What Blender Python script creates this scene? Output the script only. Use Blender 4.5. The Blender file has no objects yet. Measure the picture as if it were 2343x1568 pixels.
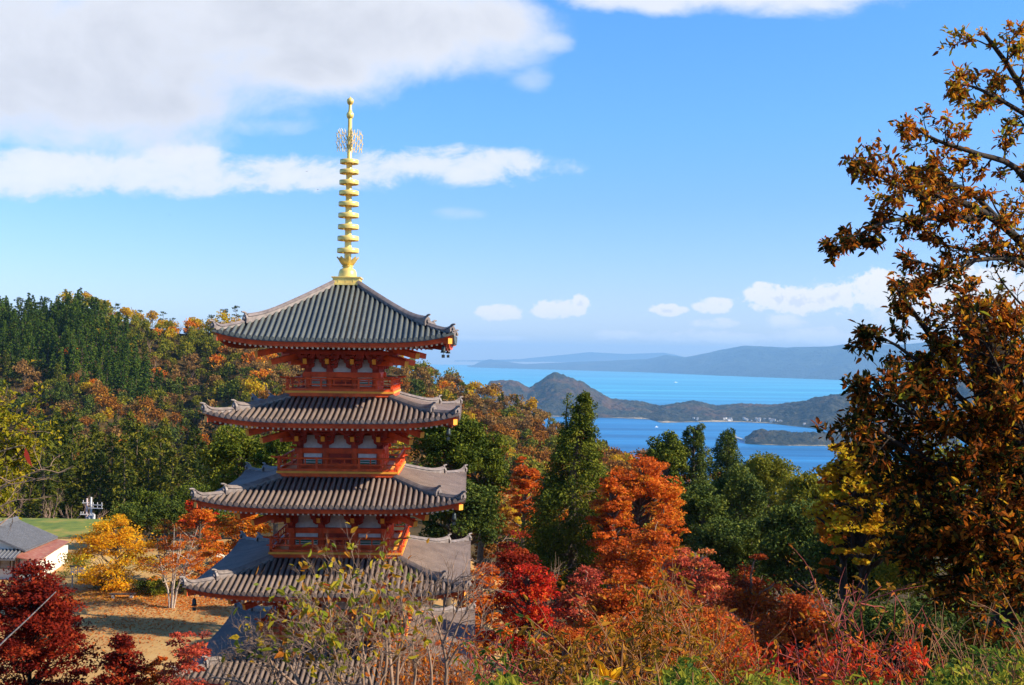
import bpy, math, random
import numpy as np
from mathutils import Vector, Matrix
R = math.radians
SC = bpy.context.scene
COL = SC.collection
random.seed(7)
RNG = np.random.default_rng(11)

# ------------------------------------------------------------------ camera
CAMZ = 20.7
FPX = 2540.0                                   # focal length in pixels of a 2343 px wide picture
PITCH, ROLL = R(0.77), R(0.8)
cam_d = bpy.data.cameras.new("camera"); cam = bpy.data.objects.new("camera", cam_d); COL.objects.link(cam)
cam_d.sensor_width = 36.0; cam_d.lens = 36.0*FPX/2343.0; cam_d.clip_start = 0.1; cam_d.clip_end = 120000
MR = (Matrix.Rotation(math.pi/2 + PITCH, 3, 'X') @ Matrix.Rotation(ROLL, 3, 'Z'))
cam.matrix_world = Matrix.Translation((0, 0, CAMZ)) @ MR.to_4x4()
SC.camera = cam
CR, CU, CF = MR @ Vector((1, 0, 0)), MR @ Vector((0, 1, 0)), MR @ Vector((0, 0, -1))

def ray(px, py):
    return CF + CR*((px - 1171.5)/FPX) + CU*((784.0 - py)/FPX)
def W(px, py, d):                               # point at depth d seen in that direction
    r = ray(px, py)
    return Vector((0, 0, CAMZ)) + r*(d/r.y)
def G(px, py, z=0.0):                           # point of the level z seen in that direction
    r = ray(px, py)
    return Vector((0, 0, CAMZ)) + r*((z - CAMZ)/r.z)

SC.render.engine = 'CYCLES'
SC.view_settings.view_transform = 'Standard'
SC.view_settings.look = 'None'
SC.view_settings.exposure = 0.9
SC.view_settings.gamma = 1.0
SC.cycles.max_bounces = 5; SC.cycles.diffuse_bounces = 3; SC.cycles.glossy_bounces = 2
SC.cycles.transmission_bounces = 3; SC.cycles.volume_bounces = 0; SC.cycles.transparent_max_bounces = 4
SC.cycles.use_denoising = True
SC.cycles.sample_clamp_indirect = 6.0
SC.cycles.caustics_reflective = False; SC.cycles.caustics_refractive = False

# ------------------------------------------------------------------ objects
def link(o, parent=None):
    COL.objects.link(o)
    if parent is not None: o.parent = parent
    return o
def tag(o, label=None, cat=None, group=None, kind=None):
    if label: o['label'] = label
    if cat: o['category'] = cat
    if group: o['group'] = group
    if kind: o['kind'] = kind
    return o
def empty(name, loc=(0, 0, 0), rz=0.0, label=None, cat=None, group=None, parent=None):
    o = bpy.data.objects.new(name, None); o.empty_display_size = .2
    o.location = loc; o.rotation_euler = (0, 0, rz)
    link(o, parent); return tag(o, label, cat, group)
def children(o):
    return [c for c in ALLKIDS.get(o.name, [])]
ALLKIDS = {}
def adopt(child, parent):
    ALLKIDS.setdefault(parent.name, []).append(child)
def obj(name, me, parent=None, loc=None):
    o = bpy.data.objects.new(name, me)
    if loc is not None: o.location = loc
    link(o, parent)
    if parent is not None: adopt(o, parent)
    return o
def copy_tree(o, parent=None):
    c = o.copy(); COL.objects.link(c)
    if parent is not None: c.parent = parent; adopt(c, parent)
    for ch in children(o): copy_tree(ch, c)
    return c

class MB:
    """collects faces of one mesh"""
    def __init__(s): s.v, s.f, s.m, s.s = [], [], [], []
    def add(s, vs, fs, mat=0, smooth=False):
        n = len(s.v); s.v += [tuple(v) for v in vs]
        for f in fs: s.f.append(tuple(i + n for i in f)); s.m.append(mat); s.s.append(smooth)
    def box(s, c, d, mat=0, rz=0.0):
        x, y, z = d[0]/2, d[1]/2, d[2]/2; ca, sa = math.cos(rz), math.sin(rz)
        vs = []
        for k in (-1, 1):
            for (i, j) in ((-1, -1), (1, -1), (1, 1), (-1, 1)):
                a, b = i*x, j*y
                vs.append((c[0] + a*ca - b*sa, c[1] + a*sa + b*ca, c[2] + k*z))
        s.add(vs, [(3, 2, 1, 0), (4, 5, 6, 7), (0, 1, 5, 4), (1, 2, 6, 5), (2, 3, 7, 6), (3, 0, 4, 7)], mat)
    def beam(s, p, q, w, h, mat=0, end=None, up=(0, 0, 1)):
        p, q = Vector(p), Vector(q); t = (q - p).normalized(); a = t.cross(Vector(up))
        if a.length < 1e-5: a = Vector((1, 0, 0))
        a.normalize(); b = a.cross(t).normalized(); a = a*(w/2); b = b*(h/2)
        vs = [p - a - b, p + a - b, p + a + b, p - a + b, q - a - b, q + a - b, q + a + b, q - a + b]
        s.add(vs, [(3, 2, 1, 0), (0, 1, 5, 4), (1, 2, 6, 5), (2, 3, 7, 6), (3, 0, 4, 7)], mat)
        s.add(vs[4:], [(0, 1, 2, 3)], mat if end is None else end)
    def tube(s, pts, rad, n=6, mat=0, caps=True, smooth=True):
        pts = [Vector(p) for p in pts]
        if not hasattr(rad, '__len__'): rad = [rad]*len(pts)
        ref = Vector((0.31, 0.17, 0.93)); vs = []
        for i, p in enumerate(pts):
            t = (pts[min(i+1, len(pts)-1)] - pts[max(i-1, 0)])
            if t.length < 1e-6: t = Vector((0, 0, 1))
            t.normalize(); a = t.cross(ref)
            if a.length < .05: a = t.cross(Vector((1, 0, 0)))
            a.normalize(); b = t.cross(a)
            for k in range(n):
                an = 2*math.pi*k/n; vs.append(p + (a*math.cos(an) + b*math.sin(an))*rad[i])
        fs = []
        for i in range(len(pts)-1):
            for k in range(n):
                k2 = (k+1) % n; fs.append((i*n+k, i*n+k2, (i+1)*n+k2, (i+1)*n+k))
        s.add(vs, fs, mat, smooth)
        if caps:
            s.add(vs[:n], [tuple(range(n))[::-1]], mat); s.add(vs[-n:], [tuple(range(n))], mat)
    def lathe(s, prof, c=(0, 0, 0), n=24, mat=0, smooth=True):
        vs = []
        for (r, z) in prof:
            for k in range(n):
                a = 2*math.pi*k/n; vs.append((c[0] + r*math.cos(a), c[1] + r*math.sin(a), c[2] + z))
        fs = []
        for i in range(len(prof)-1):
            for k in range(n):
                k2 = (k+1) % n; fs.append((i*n+k, i*n+k2, (i+1)*n+k2, (i+1)*n+k))
        s.add(vs, fs, mat, smooth)
    def grid(s, P, mat=0, smooth=True, flip=False):
        nr, nc = len(P), len(P[0]); vs = [p for row in P for p in row]; fs = []
        for i in range(nr-1):
            for j in range(nc-1):
                q = (i*nc+j, i*nc+j+1, (i+1)*nc+j+1, (i+1)*nc+j)
                fs.append(q[::-1] if flip else q)
        s.add(vs, fs, mat, smooth)
    def prism(s, poly, axis_from, axis_to, mat=0):
        """poly: list of Vectors (a face) extruded by the vector axis_to-axis_from"""
        d = Vector(axis_to) - Vector(axis_from); n = len(poly)
        vs = [Vector(p) for p in poly] + [Vector(p) + d for p in poly]
        fs = [tuple(range(n))[::-1], tuple(range(n, 2*n))] + [(i, (i+1) % n, n+(i+1) % n, n+i) for i in range(n)]
        s.add(vs, fs, mat)
    def mesh(s, name, mats):
        me = bpy.data.meshes.new(name); me.from_pydata(s.v, [], s.f)
        for m in (mats if isinstance(mats, (list, tuple)) else [mats]): me.materials.append(m)
        me.polygons.foreach_set('material_index', s.m); me.polygons.foreach_set('use_smooth', s.s); me.update()
        return me
    def build(s, name, mats, parent=None, loc=None): return obj(name, s.mesh(name, mats), parent, loc)

def np_mesh(name, V, F, mats, tint=None, smooth=False, mi=None):
    """mesh from numpy arrays; F is (M,4) or (M,3)"""
    me = bpy.data.meshes.new(name); F = np.asarray(F, np.int32); k = F.shape[1]
    me.vertices.add(len(V)); me.vertices.foreach_set('co', np.asarray(V, np.float32).ravel())
    me.loops.add(F.size); me.loops.foreach_set('vertex_index', F.ravel())
    me.polygons.add(len(F)); me.polygons.foreach_set('loop_start', np.arange(0, F.size, k, dtype=np.int32))
    me.polygons.foreach_set('use_smooth', np.full(len(F), smooth))
    for m in (mats if isinstance(mats, (list, tuple)) else [mats]): me.materials.append(m)
    if mi is not None: me.polygons.foreach_set('material_index', np.asarray(mi, np.int32))
    me.update(calc_edges=True)
    if tint is not None:
        a = me.attributes.new('tint', 'FLOAT', 'FACE'); a.data.foreach_set('value', np.asarray(tint, np.float32))
    return me

# ------------------------------------------------------------------ materials
class NT:
    """terse node building"""
    def __init__(s, tree): s.t = tree; s.n = tree.nodes; s.l = tree.links
    def node(s, ty, **kw):
        n = s.n.new(ty)
        for k, v in kw.items(): setattr(n, k, v)
        return n
    def put(s, sock, v):
        if isinstance(v, bpy.types.NodeSocket): s.l.new(v, sock)
        elif v is not None: sock.default_value = v
    def math(s, op, a, b=None, c=None, clamp=False):
        n = s.node('ShaderNodeMath', operation=op, use_clamp=clamp)
        for i, v in enumerate((a, b, c)):
            if v is not None: s.put(n.inputs[i], v)
        return n.outputs[0]
    def mix(s, f, a, b, blend='MIX'):
        n = s.node('ShaderNodeMix', data_type='RGBA', blend_type=blend, clamp_factor=True)
        s.put(n.inputs[0], f); s.put(n.inputs[6], a); s.put(n.inputs[7], b); return n.outputs[2]
    def noise(s, vec, scale, detail=3.0, rough=.55, dim='3D', dist=0.0):
        n = s.node('ShaderNodeTexNoise', noise_dimensions=dim)
        if vec is not None: s.l.new(vec, n.inputs['Vector'])
        n.inputs['Scale'].default_value = scale; n.inputs['Detail'].default_value = detail
        n.inputs['Roughness'].default_value = rough; n.inputs['Distortion'].default_value = dist
        return n.outputs['Fac']
    def ramp(s, f, stops, interp='LINEAR'):
        n = s.node('ShaderNodeValToRGB'); cr = n.color_ramp; cr.interpolation = interp
        while len(cr.elements) < len(stops): cr.elements.new(.5)
        for e, (p, c) in zip(cr.elements, stops): e.position = p; e.color = (c[0], c[1], c[2], 1) if len(c) == 3 else c
        s.put(n.inputs[0], f); return n.outputs[0]
    def smooth(s, v, lo, hi, a=0.0, b=1.0):
        n = s.node('ShaderNodeMapRange', interpolation_type='SMOOTHSTEP')
        s.put(n.inputs[0], v); n.inputs[1].default_value = lo; n.inputs[2].default_value = hi
        n.inputs[3].default_value = a; n.inputs[4].default_value = b; return n.outputs[0]
def c4(c): return (c[0], c[1], c[2], 1.0)
def newmat(name):
    m = bpy.data.materials.new(name); m.use_nodes = True; t = NT(m.node_tree)
    b = m.node_tree.nodes['Principled BSDF']; return m, t, b
def mat(name, col, rough=.6, var=.25, scale=3.0, metal=0.0, spec=.4, bump=.0, bscale=20.0, col2=None):
    m, t, b = newmat(name)
    tc = t.node('ShaderNodeTexCoord').outputs['Object']
    f = t.noise(tc, scale, 4.0, .6)
    lo = tuple(c*(1-var) for c in col); hi = tuple(min(1, c*(1+var)) for c in col) if col2 is None else col2
    t.put(b.inputs['Base Color'], t.ramp(f, [(.3, lo), (.7, hi)]))
    b.inputs['Roughness'].default_value = rough; b.inputs['Metallic'].default_value = metal
    b.inputs['Specular IOR Level'].default_value = spec
    if bump:
        bp = t.node('ShaderNodeBump'); bp.inputs['Strength'].default_value = bump; bp.inputs['Distance'].default_value = .02
        t.put(bp.inputs['Height'], t.noise(tc, bscale, 3.0)); t.put(b.inputs['Normal'], bp.outputs[0])
    return m
def leafmat(name, cols, trans=.35, rough=.7, objvar=.25, spec=.10):
    """leaf colours picked per leaf (tint) and shifted per tree"""
    m, t, b = newmat(name)
    at = t.node('ShaderNodeAttribute', attribute_name='tint').outputs['Fac']
    rnd = t.node('ShaderNodeObjectInfo').outputs['Random']
    f = t.math('ADD', at, t.math('MULTIPLY', t.math('SUBTRACT', rnd, .5), objvar), clamp=True)
    n = len(cols); c = t.ramp(f, [((i+.0)/max(1, n-1), cc) for i, cc in enumerate(cols)])
    t.put(b.inputs['Base Color'], c); b.inputs['Roughness'].default_value = rough
    b.inputs['Specular IOR Level'].default_value = spec
    tr = t.node('ShaderNodeBsdfTranslucent'); t.put(tr.inputs[0], c)
    mx = t.node('ShaderNodeMixShader'); mx.inputs[0].default_value = trans
    t.l.new(b.outputs[0], mx.inputs[1]); t.l.new(tr.outputs[0], mx.inputs[2])
    t.l.new(mx.outputs[0], t.n['Material Output'].inputs[0])
    return m

# ------------------------------------------------------------------ sky and sun
SUN_DIR = Vector((.965, -.262, 0)).normalized()*math.cos(R(33)) + Vector((0, 0, math.sin(R(33))))
sl = bpy.data.lights.new("sun", 'SUN'); sl.energy = 5.0; sl.angle = R(.55); sl.color = (1.0, .89, .70)
so = bpy.data.objects.new("sun", sl); COL.objects.link(so)
so.rotation_euler = (-SUN_DIR).to_track_quat('-Z', 'Y').to_euler(); so.location = (60, -30, 90)

def build_world():
    w = bpy.data.worlds.new("World"); SC.world = w; w.use_nodes = True
    t = NT(w.node_tree); bg = t.n['Background']; bg.inputs[1].default_value = 0.105
    sky = t.node('ShaderNodeTexSky', sky_type='NISHITA', sun_disc=False)
    sky.sun_elevation = R(33); sky.sun_rotation = math.atan2(SUN_DIR.x, SUN_DIR.y)
    sky.altitude = 300; sky.air_density = 1.0; sky.dust_density = .35; sky.ozone_density = 2.2
    tc = t.node('ShaderNodeTexCoord').outputs['Generated']
    sx = t.node('ShaderNodeSeparateXYZ'); t.l.new(tc, sx.inputs[0])
    y = t.math('MAXIMUM', sx.outputs[1], .08)
    u = t.math('DIVIDE', sx.outputs[0], y); v0 = t.math('DIVIDE', sx.outputs[2], y)
    v = t.math('ADD', v0, 0.0)
    cb = t.node('ShaderNodeCombineXYZ'); t.put(cb.inputs[0], u); t.put(cb.inputs[1], v); P = cb.outputs[0]
    def field(ells, namp, nscale, stretch, lo, hi, detail=5.0, rough=.55):
        mp = t.node('ShaderNodeMapping'); t.l.new(P, mp.inputs[0]); mp.inputs['Scale'].default_value = (1.0, stretch, 1)
        nz = t.noise(mp.outputs[0], nscale, detail + 2, rough + .04, dist=.25)
        best = None
        for (px, py, rx, ry) in ells:
            d = ray(px, py); u0, w0 = d.x/d.y, d.z/d.y
            a = t.math('MULTIPLY', t.math('SUBTRACT', u, u0), FPX/rx)
            b = t.math('MULTIPLY', t.math('SUBTRACT', v, w0), FPX/ry)
            d2 = t.math('ADD', t.math('MULTIPLY', a, a), t.math('MULTIPLY', b, b))
            f = t.math('SUBTRACT', 1.0, d2)
            f = t.math('MAXIMUM', f, -3.0)
            best = f if best is None else t.math('SMOOTH_MAX', best, f, .5)
        g = t.math('ADD', best, t.math('MULTIPLY', t.math('SUBTRACT', nz, .5), namp))
        return g, t.smooth(g, lo, hi)
    front = t.smooth(sx.outputs[1], .1, .2)
    # sky colour, pulled towards the saturated blue of the photograph
    el = sx.outputs[2]
    tint = t.ramp(t.math('MULTIPLY', el, 2.2, clamp=True), [(0.0, (.74, .77, 1.0)), (.12, (.68, .74, 1.08)), (.3, (.55, .76, 1.15)), (.45, (.51, .85, 1.22)), (.68, (.48, .92, 1.3)), (1.0, (.45, .94, 1.4))])
    base = t.mix(1.0, sky.outputs[0], tint, 'MULTIPLY')
    # soft grey cloud bank
    g1, m1 = field([(100, 130, 560, 200), (-60, 200, 420, 120), (520, 40, 430, 175), (860, 60, 330, 105), (1040, 50, 190, 66),
                    (700, 150, 170, 60), (260, 235, 300, 60)], 3.6, 8.0, 1.25, -.9, .7, 7.0, .58)
    g2, m2 = field([(1700, -28, 480, 66), (1480, -10, 240, 50)], 3.4, 9.0, 1.8, -.2, .9)
    g3, m3 = field([(330, 398, 330, 50), (60, 400, 240, 58), (650, 400, 260, 44), (1030, 378, 265, 44), (420, 360, 120, 34)], 4.2, 15.0, 1.7, -.3, .75, 7.0, .62)
    g4, m4 = field([(590, 292, 150, 24), (1050, 490, 70, 18), (1265, 100, 60, 30), (1170, 120, 110, 70), (1215, 180, 60, 40)], 3.0, 14.0, 2.0, .0, 1.6)
    # small heaped clouds low over the water
    g5, m5 = field([(1145, 716, 58, 19), (1275, 708, 62, 23), (1330, 698, 22, 24), (1740, 672, 42, 26), (1830, 686, 140, 34), (1900, 676, 70, 32), (2010, 652, 70, 40),
                    (2090, 670, 170, 46), (2270, 660, 140, 56), (1632, 699, 46, 19), (1527, 709, 46, 14)], 3.4, 60.0, 1.35, -.2, .4, 5.0, .6)
    g6, m6 = field([(1640, 740, 60, 12), (1800, 740, 60, 24), (1860, 765, 100, 26), (1420, 768, 70, 15), (1620, 772, 150, 17), (1960, 775, 140, 20), (1110, 774, 120, 7), (2200, 720, 260, 34)],
                   3.6, 44.0, 1.8, -.1, 1.0, 5.0, .6)
    shade = t.noise(P, 3.4, 4.0, .5)
    big = t.ramp(t.math('ADD', t.math('MULTIPLY', g1, .42), t.math('MULTIPLY', t.math('SUBTRACT', shade, .5), .9), clamp=True),
                 [(.0, (4.82, 4.90, 5.21)), (.35, (4.15, 4.25, 4.6)), (.75, (3.35, 3.45, 3.8)), (1.0, (3.0, 3.15, 3.5))])
    white = t.ramp(t.math('MULTIPLY', g3, .8, clamp=True), [(.0, (4.14, 4.59, 5.26)), (.6, (4.82, 4.93, 5.26)), (1.0, (5.15, 5.15, 5.26))])
    puff = t.ramp(t.math('MULTIPLY', g5, .75, clamp=True), [(.0, (4.48, 4.93, 5.60)), (.3, (5.38, 5.32, 5.38)), (.75, (5.49, 5.38, 5.26)), (1.0, (4.37, 4.59, 5.04))])
    c = t.mix(t.math('MULTIPLY', m6, t.math('MULTIPLY', front, .9)), base, c4((4.93, 5.10, 5.43)))
    c = t.mix(t.math('MULTIPLY', m5, t.math('MULTIPLY', front, .95)), c, puff)
    c = t.mix(t.math('MULTIPLY', m4, t.math('MULTIPLY', front, .5)), c, c4((4.59, 4.82, 5.32)))
    c = t.mix(t.math('MULTIPLY', m3, t.math('MULTIPLY', front, .86)), c, white)
    c = t.mix(t.math('MULTIPLY', m2, t.math('MULTIPLY', front, .9)), c, c4((4.76, 4.87, 5.21)))
    c = t.mix(t.math('MULTIPLY', m1, t.math('MULTIPLY', front, .95)), c, big)
    t.l.new(c, bg.inputs[0])
build_world()
# ------------------------------------------------------------------ terrain
def interp(x, xs, ys): return np.interp(x, xs, ys)
def hor(c): return 818.0 + (c - 1171.5)*math.tan(ROLL)
SEA = -310.0
RIDGE = [(-1200, 640), (-400, 690), (0, 682), (90, 680), (180, 664), (260, 692), (330, 712), (420, 738), (480, 736), (560, 722), (650, 738), (800, 765),
         (900, 792), (985, 830), (1050, 855), (1100, 872), (1200, 907), (1290, 954), (1390, 1004), (1480, 1034), (1600, 1085), (1800, 1100), (1950, 1106), (2400, 1120), (3600, 1180)]
RX = [a for a, b in RIDGE]; RY = [b for a, b in RIDGE]
def ridge_d(c): return interp(c, [-1200, 600, 1000, 1300, 1500, 2400], [470, 470, 430, 400, 380, 360])
def ridge_z(c): return CAMZ - (interp(c, RX, RY) - (818.0 + (c - 1171.5)*math.tan(ROLL)))/FPX*ridge_d(c) - 6.5
def foot_z(c): return ridge_z(c) - interp(c, [0, 500, 1000, 1300, 1500, 2400], [53, 48, 28, 13, 7, 6])
def terrain(x, y):
    x = np.asarray(x, float); y = np.asarray(y, float); d = np.maximum(y, .3)
    c = 1171.5 + FPX*x/np.maximum(d, 3.0)
    zl = interp(d, [0, 3, 6, 10, 20, 35, 46, 54, 103, 110, 128, 138, 150, 200], [19.1, 18.85, 18.2, 16.4, 11, 4.2, .6, 0, 0, .6, 1.4, -3, -6, -9])
    zr = interp(d, [0, 3, 6, 10, 20, 35, 46, 58, 70, 100, 150, 200], [19.1, 18.85, 18.2, 16.4, 11, 4.2, .6, -.4, -1.5, -4, -9, -14])
    s = np.clip((c - 950)/450, 0, 1); s = s*s*(3 - 2*s); near = zl*(1 - s) + zr*s
    D = ridge_d(c); zrg = ridge_z(c); zf = foot_z(c); df = D - 140.0
    t1 = np.clip((d - 200)/np.maximum(df - 200, 1), 0, 1); a = near*(1 - t1) + zf*t1
    t2 = np.clip((d - df)/(D - df), 0, 1); hill = zf + (zrg - zf)*(t2**.85)
    z = np.where(d < df, a, hill)
    z = np.where(d > D, zrg - (d - D)*.75, z)
    z = z + np.where(d > 150, 1.6*np.sin(x*.045 + 1.3)*np.sin(d*.03) + .8*np.sin(x*.12 + d*.05), 0)*np.clip((d - 150)/60, 0, 1)
    return z
def tz(x, y): return float(terrain(x, y))

def m_forest_floor():
    m, t, b = newmat("forest_floor"); tc = t.node('ShaderNodeTexCoord').outputs['Object']
    f = t.noise(tc, .35, 5.0, .65); g = t.noise(tc, 6.0, 4.0, .6)
    c = t.ramp(f, [(.25, (.03, .024, .010)), (.5, (.075, .040, .014)), (.75, (.13, .065, .02))])
    c = t.mix(t.math('MULTIPLY', g, .7), c, c4((.05, .045, .015))); t.put(b.inputs['Base Color'], c); b.inputs['Roughness'].default_value = .95; b.inputs['Specular IOR Level'].default_value = .1
    return m
us = np.concatenate([np.linspace(-1.5, -.55, 40)[:-1], np.linspace(-.55, .55, 320), np.linspace(.55, 1.5, 40)[1:]])
ds = np.concatenate([np.linspace(-12, .8, 14), np.geomspace(1.0, 130, 130), np.linspace(132, 640, 170), np.linspace(650, 900, 12)])
UU, DD = np.meshgrid(us, ds); XX = UU*np.maximum(DD, 22.0); ZZ = terrain(XX, DD)
nr, nc = UU.shape; V = np.stack([XX, DD, ZZ], -1).reshape(-1, 3)
ii, jj = np.meshgrid(np.arange(nr-1), np.arange(nc-1), indexing='ij'); q = ii*nc + jj
F = np.stack([q, q+1, q+nc+1, q+nc], -1).reshape(-1, 4)
tag(obj("ground", np_mesh("ground", V, F, m_forest_floor(), smooth=True)), kind='structure')

def ground_sheet(name, pts_uv, dz, m, n=60):
    """sheet following the terrain over a region given by two border curves (near and far) in x"""
    P = []
    for i in range(n+1):
        row = []
        for j in range(n+1):
            x, y = pts_uv(i/n, j/n); row.append((x, y, tz(x, y) + dz))
        P.append(row)
    b = MB(); b.grid(P); return tag(b.build(name, m), kind='structure')
def m_plaza():
    m, t, b = newmat("dry_lawn"); tc = t.node('ShaderNodeTexCoord').outputs['Object']
    mp = t.node('ShaderNodeMapping'); t.l.new(tc, mp.inputs[0]); mp.inputs['Scale'].default_value = (1, .55, 1)
    f = t.noise(mp.outputs[0], .16, 5.0, .6); g = t.noise(tc, 2.4, 5.0, .7); h = t.noise(mp.outputs[0], .09, 3.0, .5)
    c = t.ramp(f, [(.3, (.30, .14, .034)), (.5, (.41, .22, .060)), (.68, (.46, .29, .10))])
    c = t.mix(t.math('MULTIPLY', t.smooth(h, .52, .62), .55), c, c4((.15, .14, .025)))
    c = t.mix(t.math('MULTIPLY', t.smooth(g, .55, .75), .55), c, c4((.27, .09, .018)))
    t.put(b.inputs['Base Color'], c); b.inputs['Roughness'].default_value = .95
    bp = t.node('ShaderNodeBump'); bp.inputs['Strength'].default_value = .6; bp.inputs['Distance'].default_value = .05
    t.put(bp.inputs['Height'], g); t.put(b.inputs['Normal'], bp.outputs[0]); return m
def m_lawn():
    m, t, b = newmat("green_lawn"); tc = t.node('ShaderNodeTexCoord').outputs['Object']
    f = t.noise(tc, .5, 4.0, .6)
    t.put(b.inputs['Base Color'], t.ramp(f, [(.3, (.06, .10, .008)), (.5, (.13, .16, .012)), (.7, (.26, .19, .03))])); b.inputs['Roughness'].default_value = .9; return m
ground_sheet("lawn", lambda a, b_: (-62 + 64*b_, 55 + 63*a), .05, m_plaza())
ground_sheet("grass_bank", lambda a, b_: (-75 + (33 - 2*a)*b_, 117 + 12*a), .05, m_lawn())

# ------------------------------------------------------------------ sea
def m_sea():
    m, t, b = newmat("sea_water"); tc = t.node('ShaderNodeTexCoord').outputs['Object']
    mp = t.node('ShaderNodeMapping'); t.l.new(tc, mp.inputs[0]); mp.inputs['Scale'].default_value = (.00016, .0019, 1)
    f = t.noise(mp.outputs[0], 1.0, 5.0, .62, dist=.6)
    sp = t.node('ShaderNodeSeparateXYZ'); t.l.new(tc, sp.inputs[0])
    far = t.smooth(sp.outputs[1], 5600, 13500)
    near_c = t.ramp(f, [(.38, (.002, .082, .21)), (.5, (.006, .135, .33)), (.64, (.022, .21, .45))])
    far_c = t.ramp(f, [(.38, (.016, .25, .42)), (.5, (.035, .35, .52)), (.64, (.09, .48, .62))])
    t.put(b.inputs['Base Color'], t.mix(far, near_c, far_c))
    b.inputs['Roughness'].default_value = .42; b.inputs['IOR'].default_value = 1.33; b.inputs['Specular IOR Level'].default_value = .28
    mp2 = t.node('ShaderNodeMapping'); t.l.new(tc, mp2.inputs[0]); mp2.inputs['Scale'].default_value = (.004, .012, 1)
    bp = t.node('ShaderNodeBump'); bp.inputs['Strength'].default_value = .5; bp.inputs['Distance'].default_value = 14.0
    t.put(bp.inputs['Height'], t.noise(mp2.outputs[0], 1.0, 3.0)); t.put(b.inputs['Normal'], bp.outputs[0])
    return m
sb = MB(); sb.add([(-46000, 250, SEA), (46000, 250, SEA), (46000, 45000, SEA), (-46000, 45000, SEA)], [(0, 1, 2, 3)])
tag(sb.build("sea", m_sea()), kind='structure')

# ------------------------------------------------------------------ far shores
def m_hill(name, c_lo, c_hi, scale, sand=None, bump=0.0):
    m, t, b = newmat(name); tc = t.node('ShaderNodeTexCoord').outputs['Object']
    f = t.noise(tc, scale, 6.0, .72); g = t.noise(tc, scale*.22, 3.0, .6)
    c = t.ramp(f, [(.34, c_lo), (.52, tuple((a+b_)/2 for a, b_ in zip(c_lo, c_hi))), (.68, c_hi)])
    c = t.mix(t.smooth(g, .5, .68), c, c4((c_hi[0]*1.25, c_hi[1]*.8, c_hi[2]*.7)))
    if sand:
        sp = t.node('ShaderNodeSeparateXYZ'); t.l.new(tc, sp.inputs[0])
        k = t.math('ADD', sp.outputs[2], t.math('MULTIPLY', t.math('SUBTRACT', t.noise(tc, .004, 3.0), .5), 34.0))
        c = t.mix(t.smooth(k, SEA + sand - 1.5, SEA + sand + 1.5, .75, 0.0), c, c4((.55, .42, .27)))
    t.put(b.inputs['Base Color'], c); b.inputs['Roughness'].default_value = .95; b.inputs['Specular IOR Level'].default_value = .1
    bp = t.node('ShaderNodeBump'); bp.inputs['Strength'].default_value = 1.0; bp.inputs['Distance'].default_value = .55/scale
    t.put(bp.inputs['Height'], t.math('ADD', f, t.math('MULTIPLY', g, 1.5))); t.put(b.inputs['Normal'], bp.outputs[0])
    return m
def vnoise(x, y, seed, octs=5, lac=2.1, gain=.55):
    rg = np.random.default_rng(seed); out = np.zeros_like(x, dtype=float); amp = 1.0
    for o in range(octs):
        T = rg.random((64, 64)); xi = np.floor(x).astype(int); yi = np.floor(y).astype(int); fx = x - xi; fy = y - yi
        fx = fx*fx*(3-2*fx); fy = fy*fy*(3-2*fy)
        a = T[xi % 64, yi % 64]; b = T[(xi+1) % 64, yi % 64]; c = T[xi % 64, (yi+1) % 64]; d = T[(xi+1) % 64, (yi+1) % 64]
        out += amp*((a*(1-fx)+b*fx)*(1-fy) + (c*(1-fx)+d*fx)*fy - .5); x = x*lac + 17.3; y = y*lac + 5.1; amp *= gain
    return out
def dist_at(c, py): return (CAMZ - SEA)*FPX/(py - hor(c))
def hills(name, shore, crest, depth, back, m, ncol=260, nrow=46, rough=.16, seed=3, cell=900.0, p=.8, crown=0.0, ccell=26.0):
    """a range rising from a traced shoreline to a traced skyline"""
    c0, c1 = shore[0][0], shore[-1][0]; cs = np.linspace(c0, c1, ncol)
    sh = np.interp(cs, [a for a, b in shore], [b for a, b in shore]); cr = np.interp(cs, [a for a, b in crest], [b for a, b in crest])
    hz = 818.0 + (cs - 1171.5)*math.tan(ROLL)
    kw_ = max(3, int(26/((c1 - c0)/ncol)) | 1); ker = np.hanning(kw_ + 2)[1:-1]; ker /= ker.sum(); sh = np.convolve(np.pad(sh, kw_//2, 'edge'), ker, 'valid')
    ds_ = (CAMZ - SEA)*FPX/(sh - hz); dc = ds_ + depth; zc = np.maximum(CAMZ - (cr - hz)/FPX*dc, SEA + 2)
    ts = np.concatenate([np.linspace(0, 1, int(nrow*.7)), np.linspace(1, 1 + back/depth, nrow - int(nrow*.7) + 1)[1:]])
    T, C = np.meshgrid(ts, cs, indexing='ij'); Dp = ds_[None, :] + T*depth; Xp = (C - 1171.5)/FPX*Dp
    H = np.where(T < 1, np.clip(T, 0, 1)**p, np.clip(1 - (T - 1)*depth/back, -.2, 1)); h = (zc - SEA)[None, :]*H
    nz = vnoise(Xp/cell + 40, Dp/cell + 10, seed)
    env = np.clip(T*5, 0, 1)*np.where(T > .55, np.clip((1.0 - T)/.45, .06, 1), 1)
    h = h*(1 + rough*2.0*nz*env) + crown*vnoise(Xp/ccell, Dp/ccell, seed + 1, 2)*np.clip(T*8, 0, 1)
    edge = np.clip(np.minimum(C - c0, c1 - C)/((c1 - c0)*.02), 0, 1)
    Z = SEA - 6 + (h + 7.5)*edge
    V = np.stack([Xp, Dp, Z], -1).reshape(-1, 3); nr, nc = T.shape
    ii, jj = np.meshgrid(np.arange(nr-1), np.arange(nc-1), indexing='ij'); q = ii*nc + jj
    return tag(obj(name, np_mesh(name, V, np.stack([q, q+1, q+nc+1, q+nc], -1).reshape(-1, 4), m, smooth=True)), kind='structure')
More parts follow.
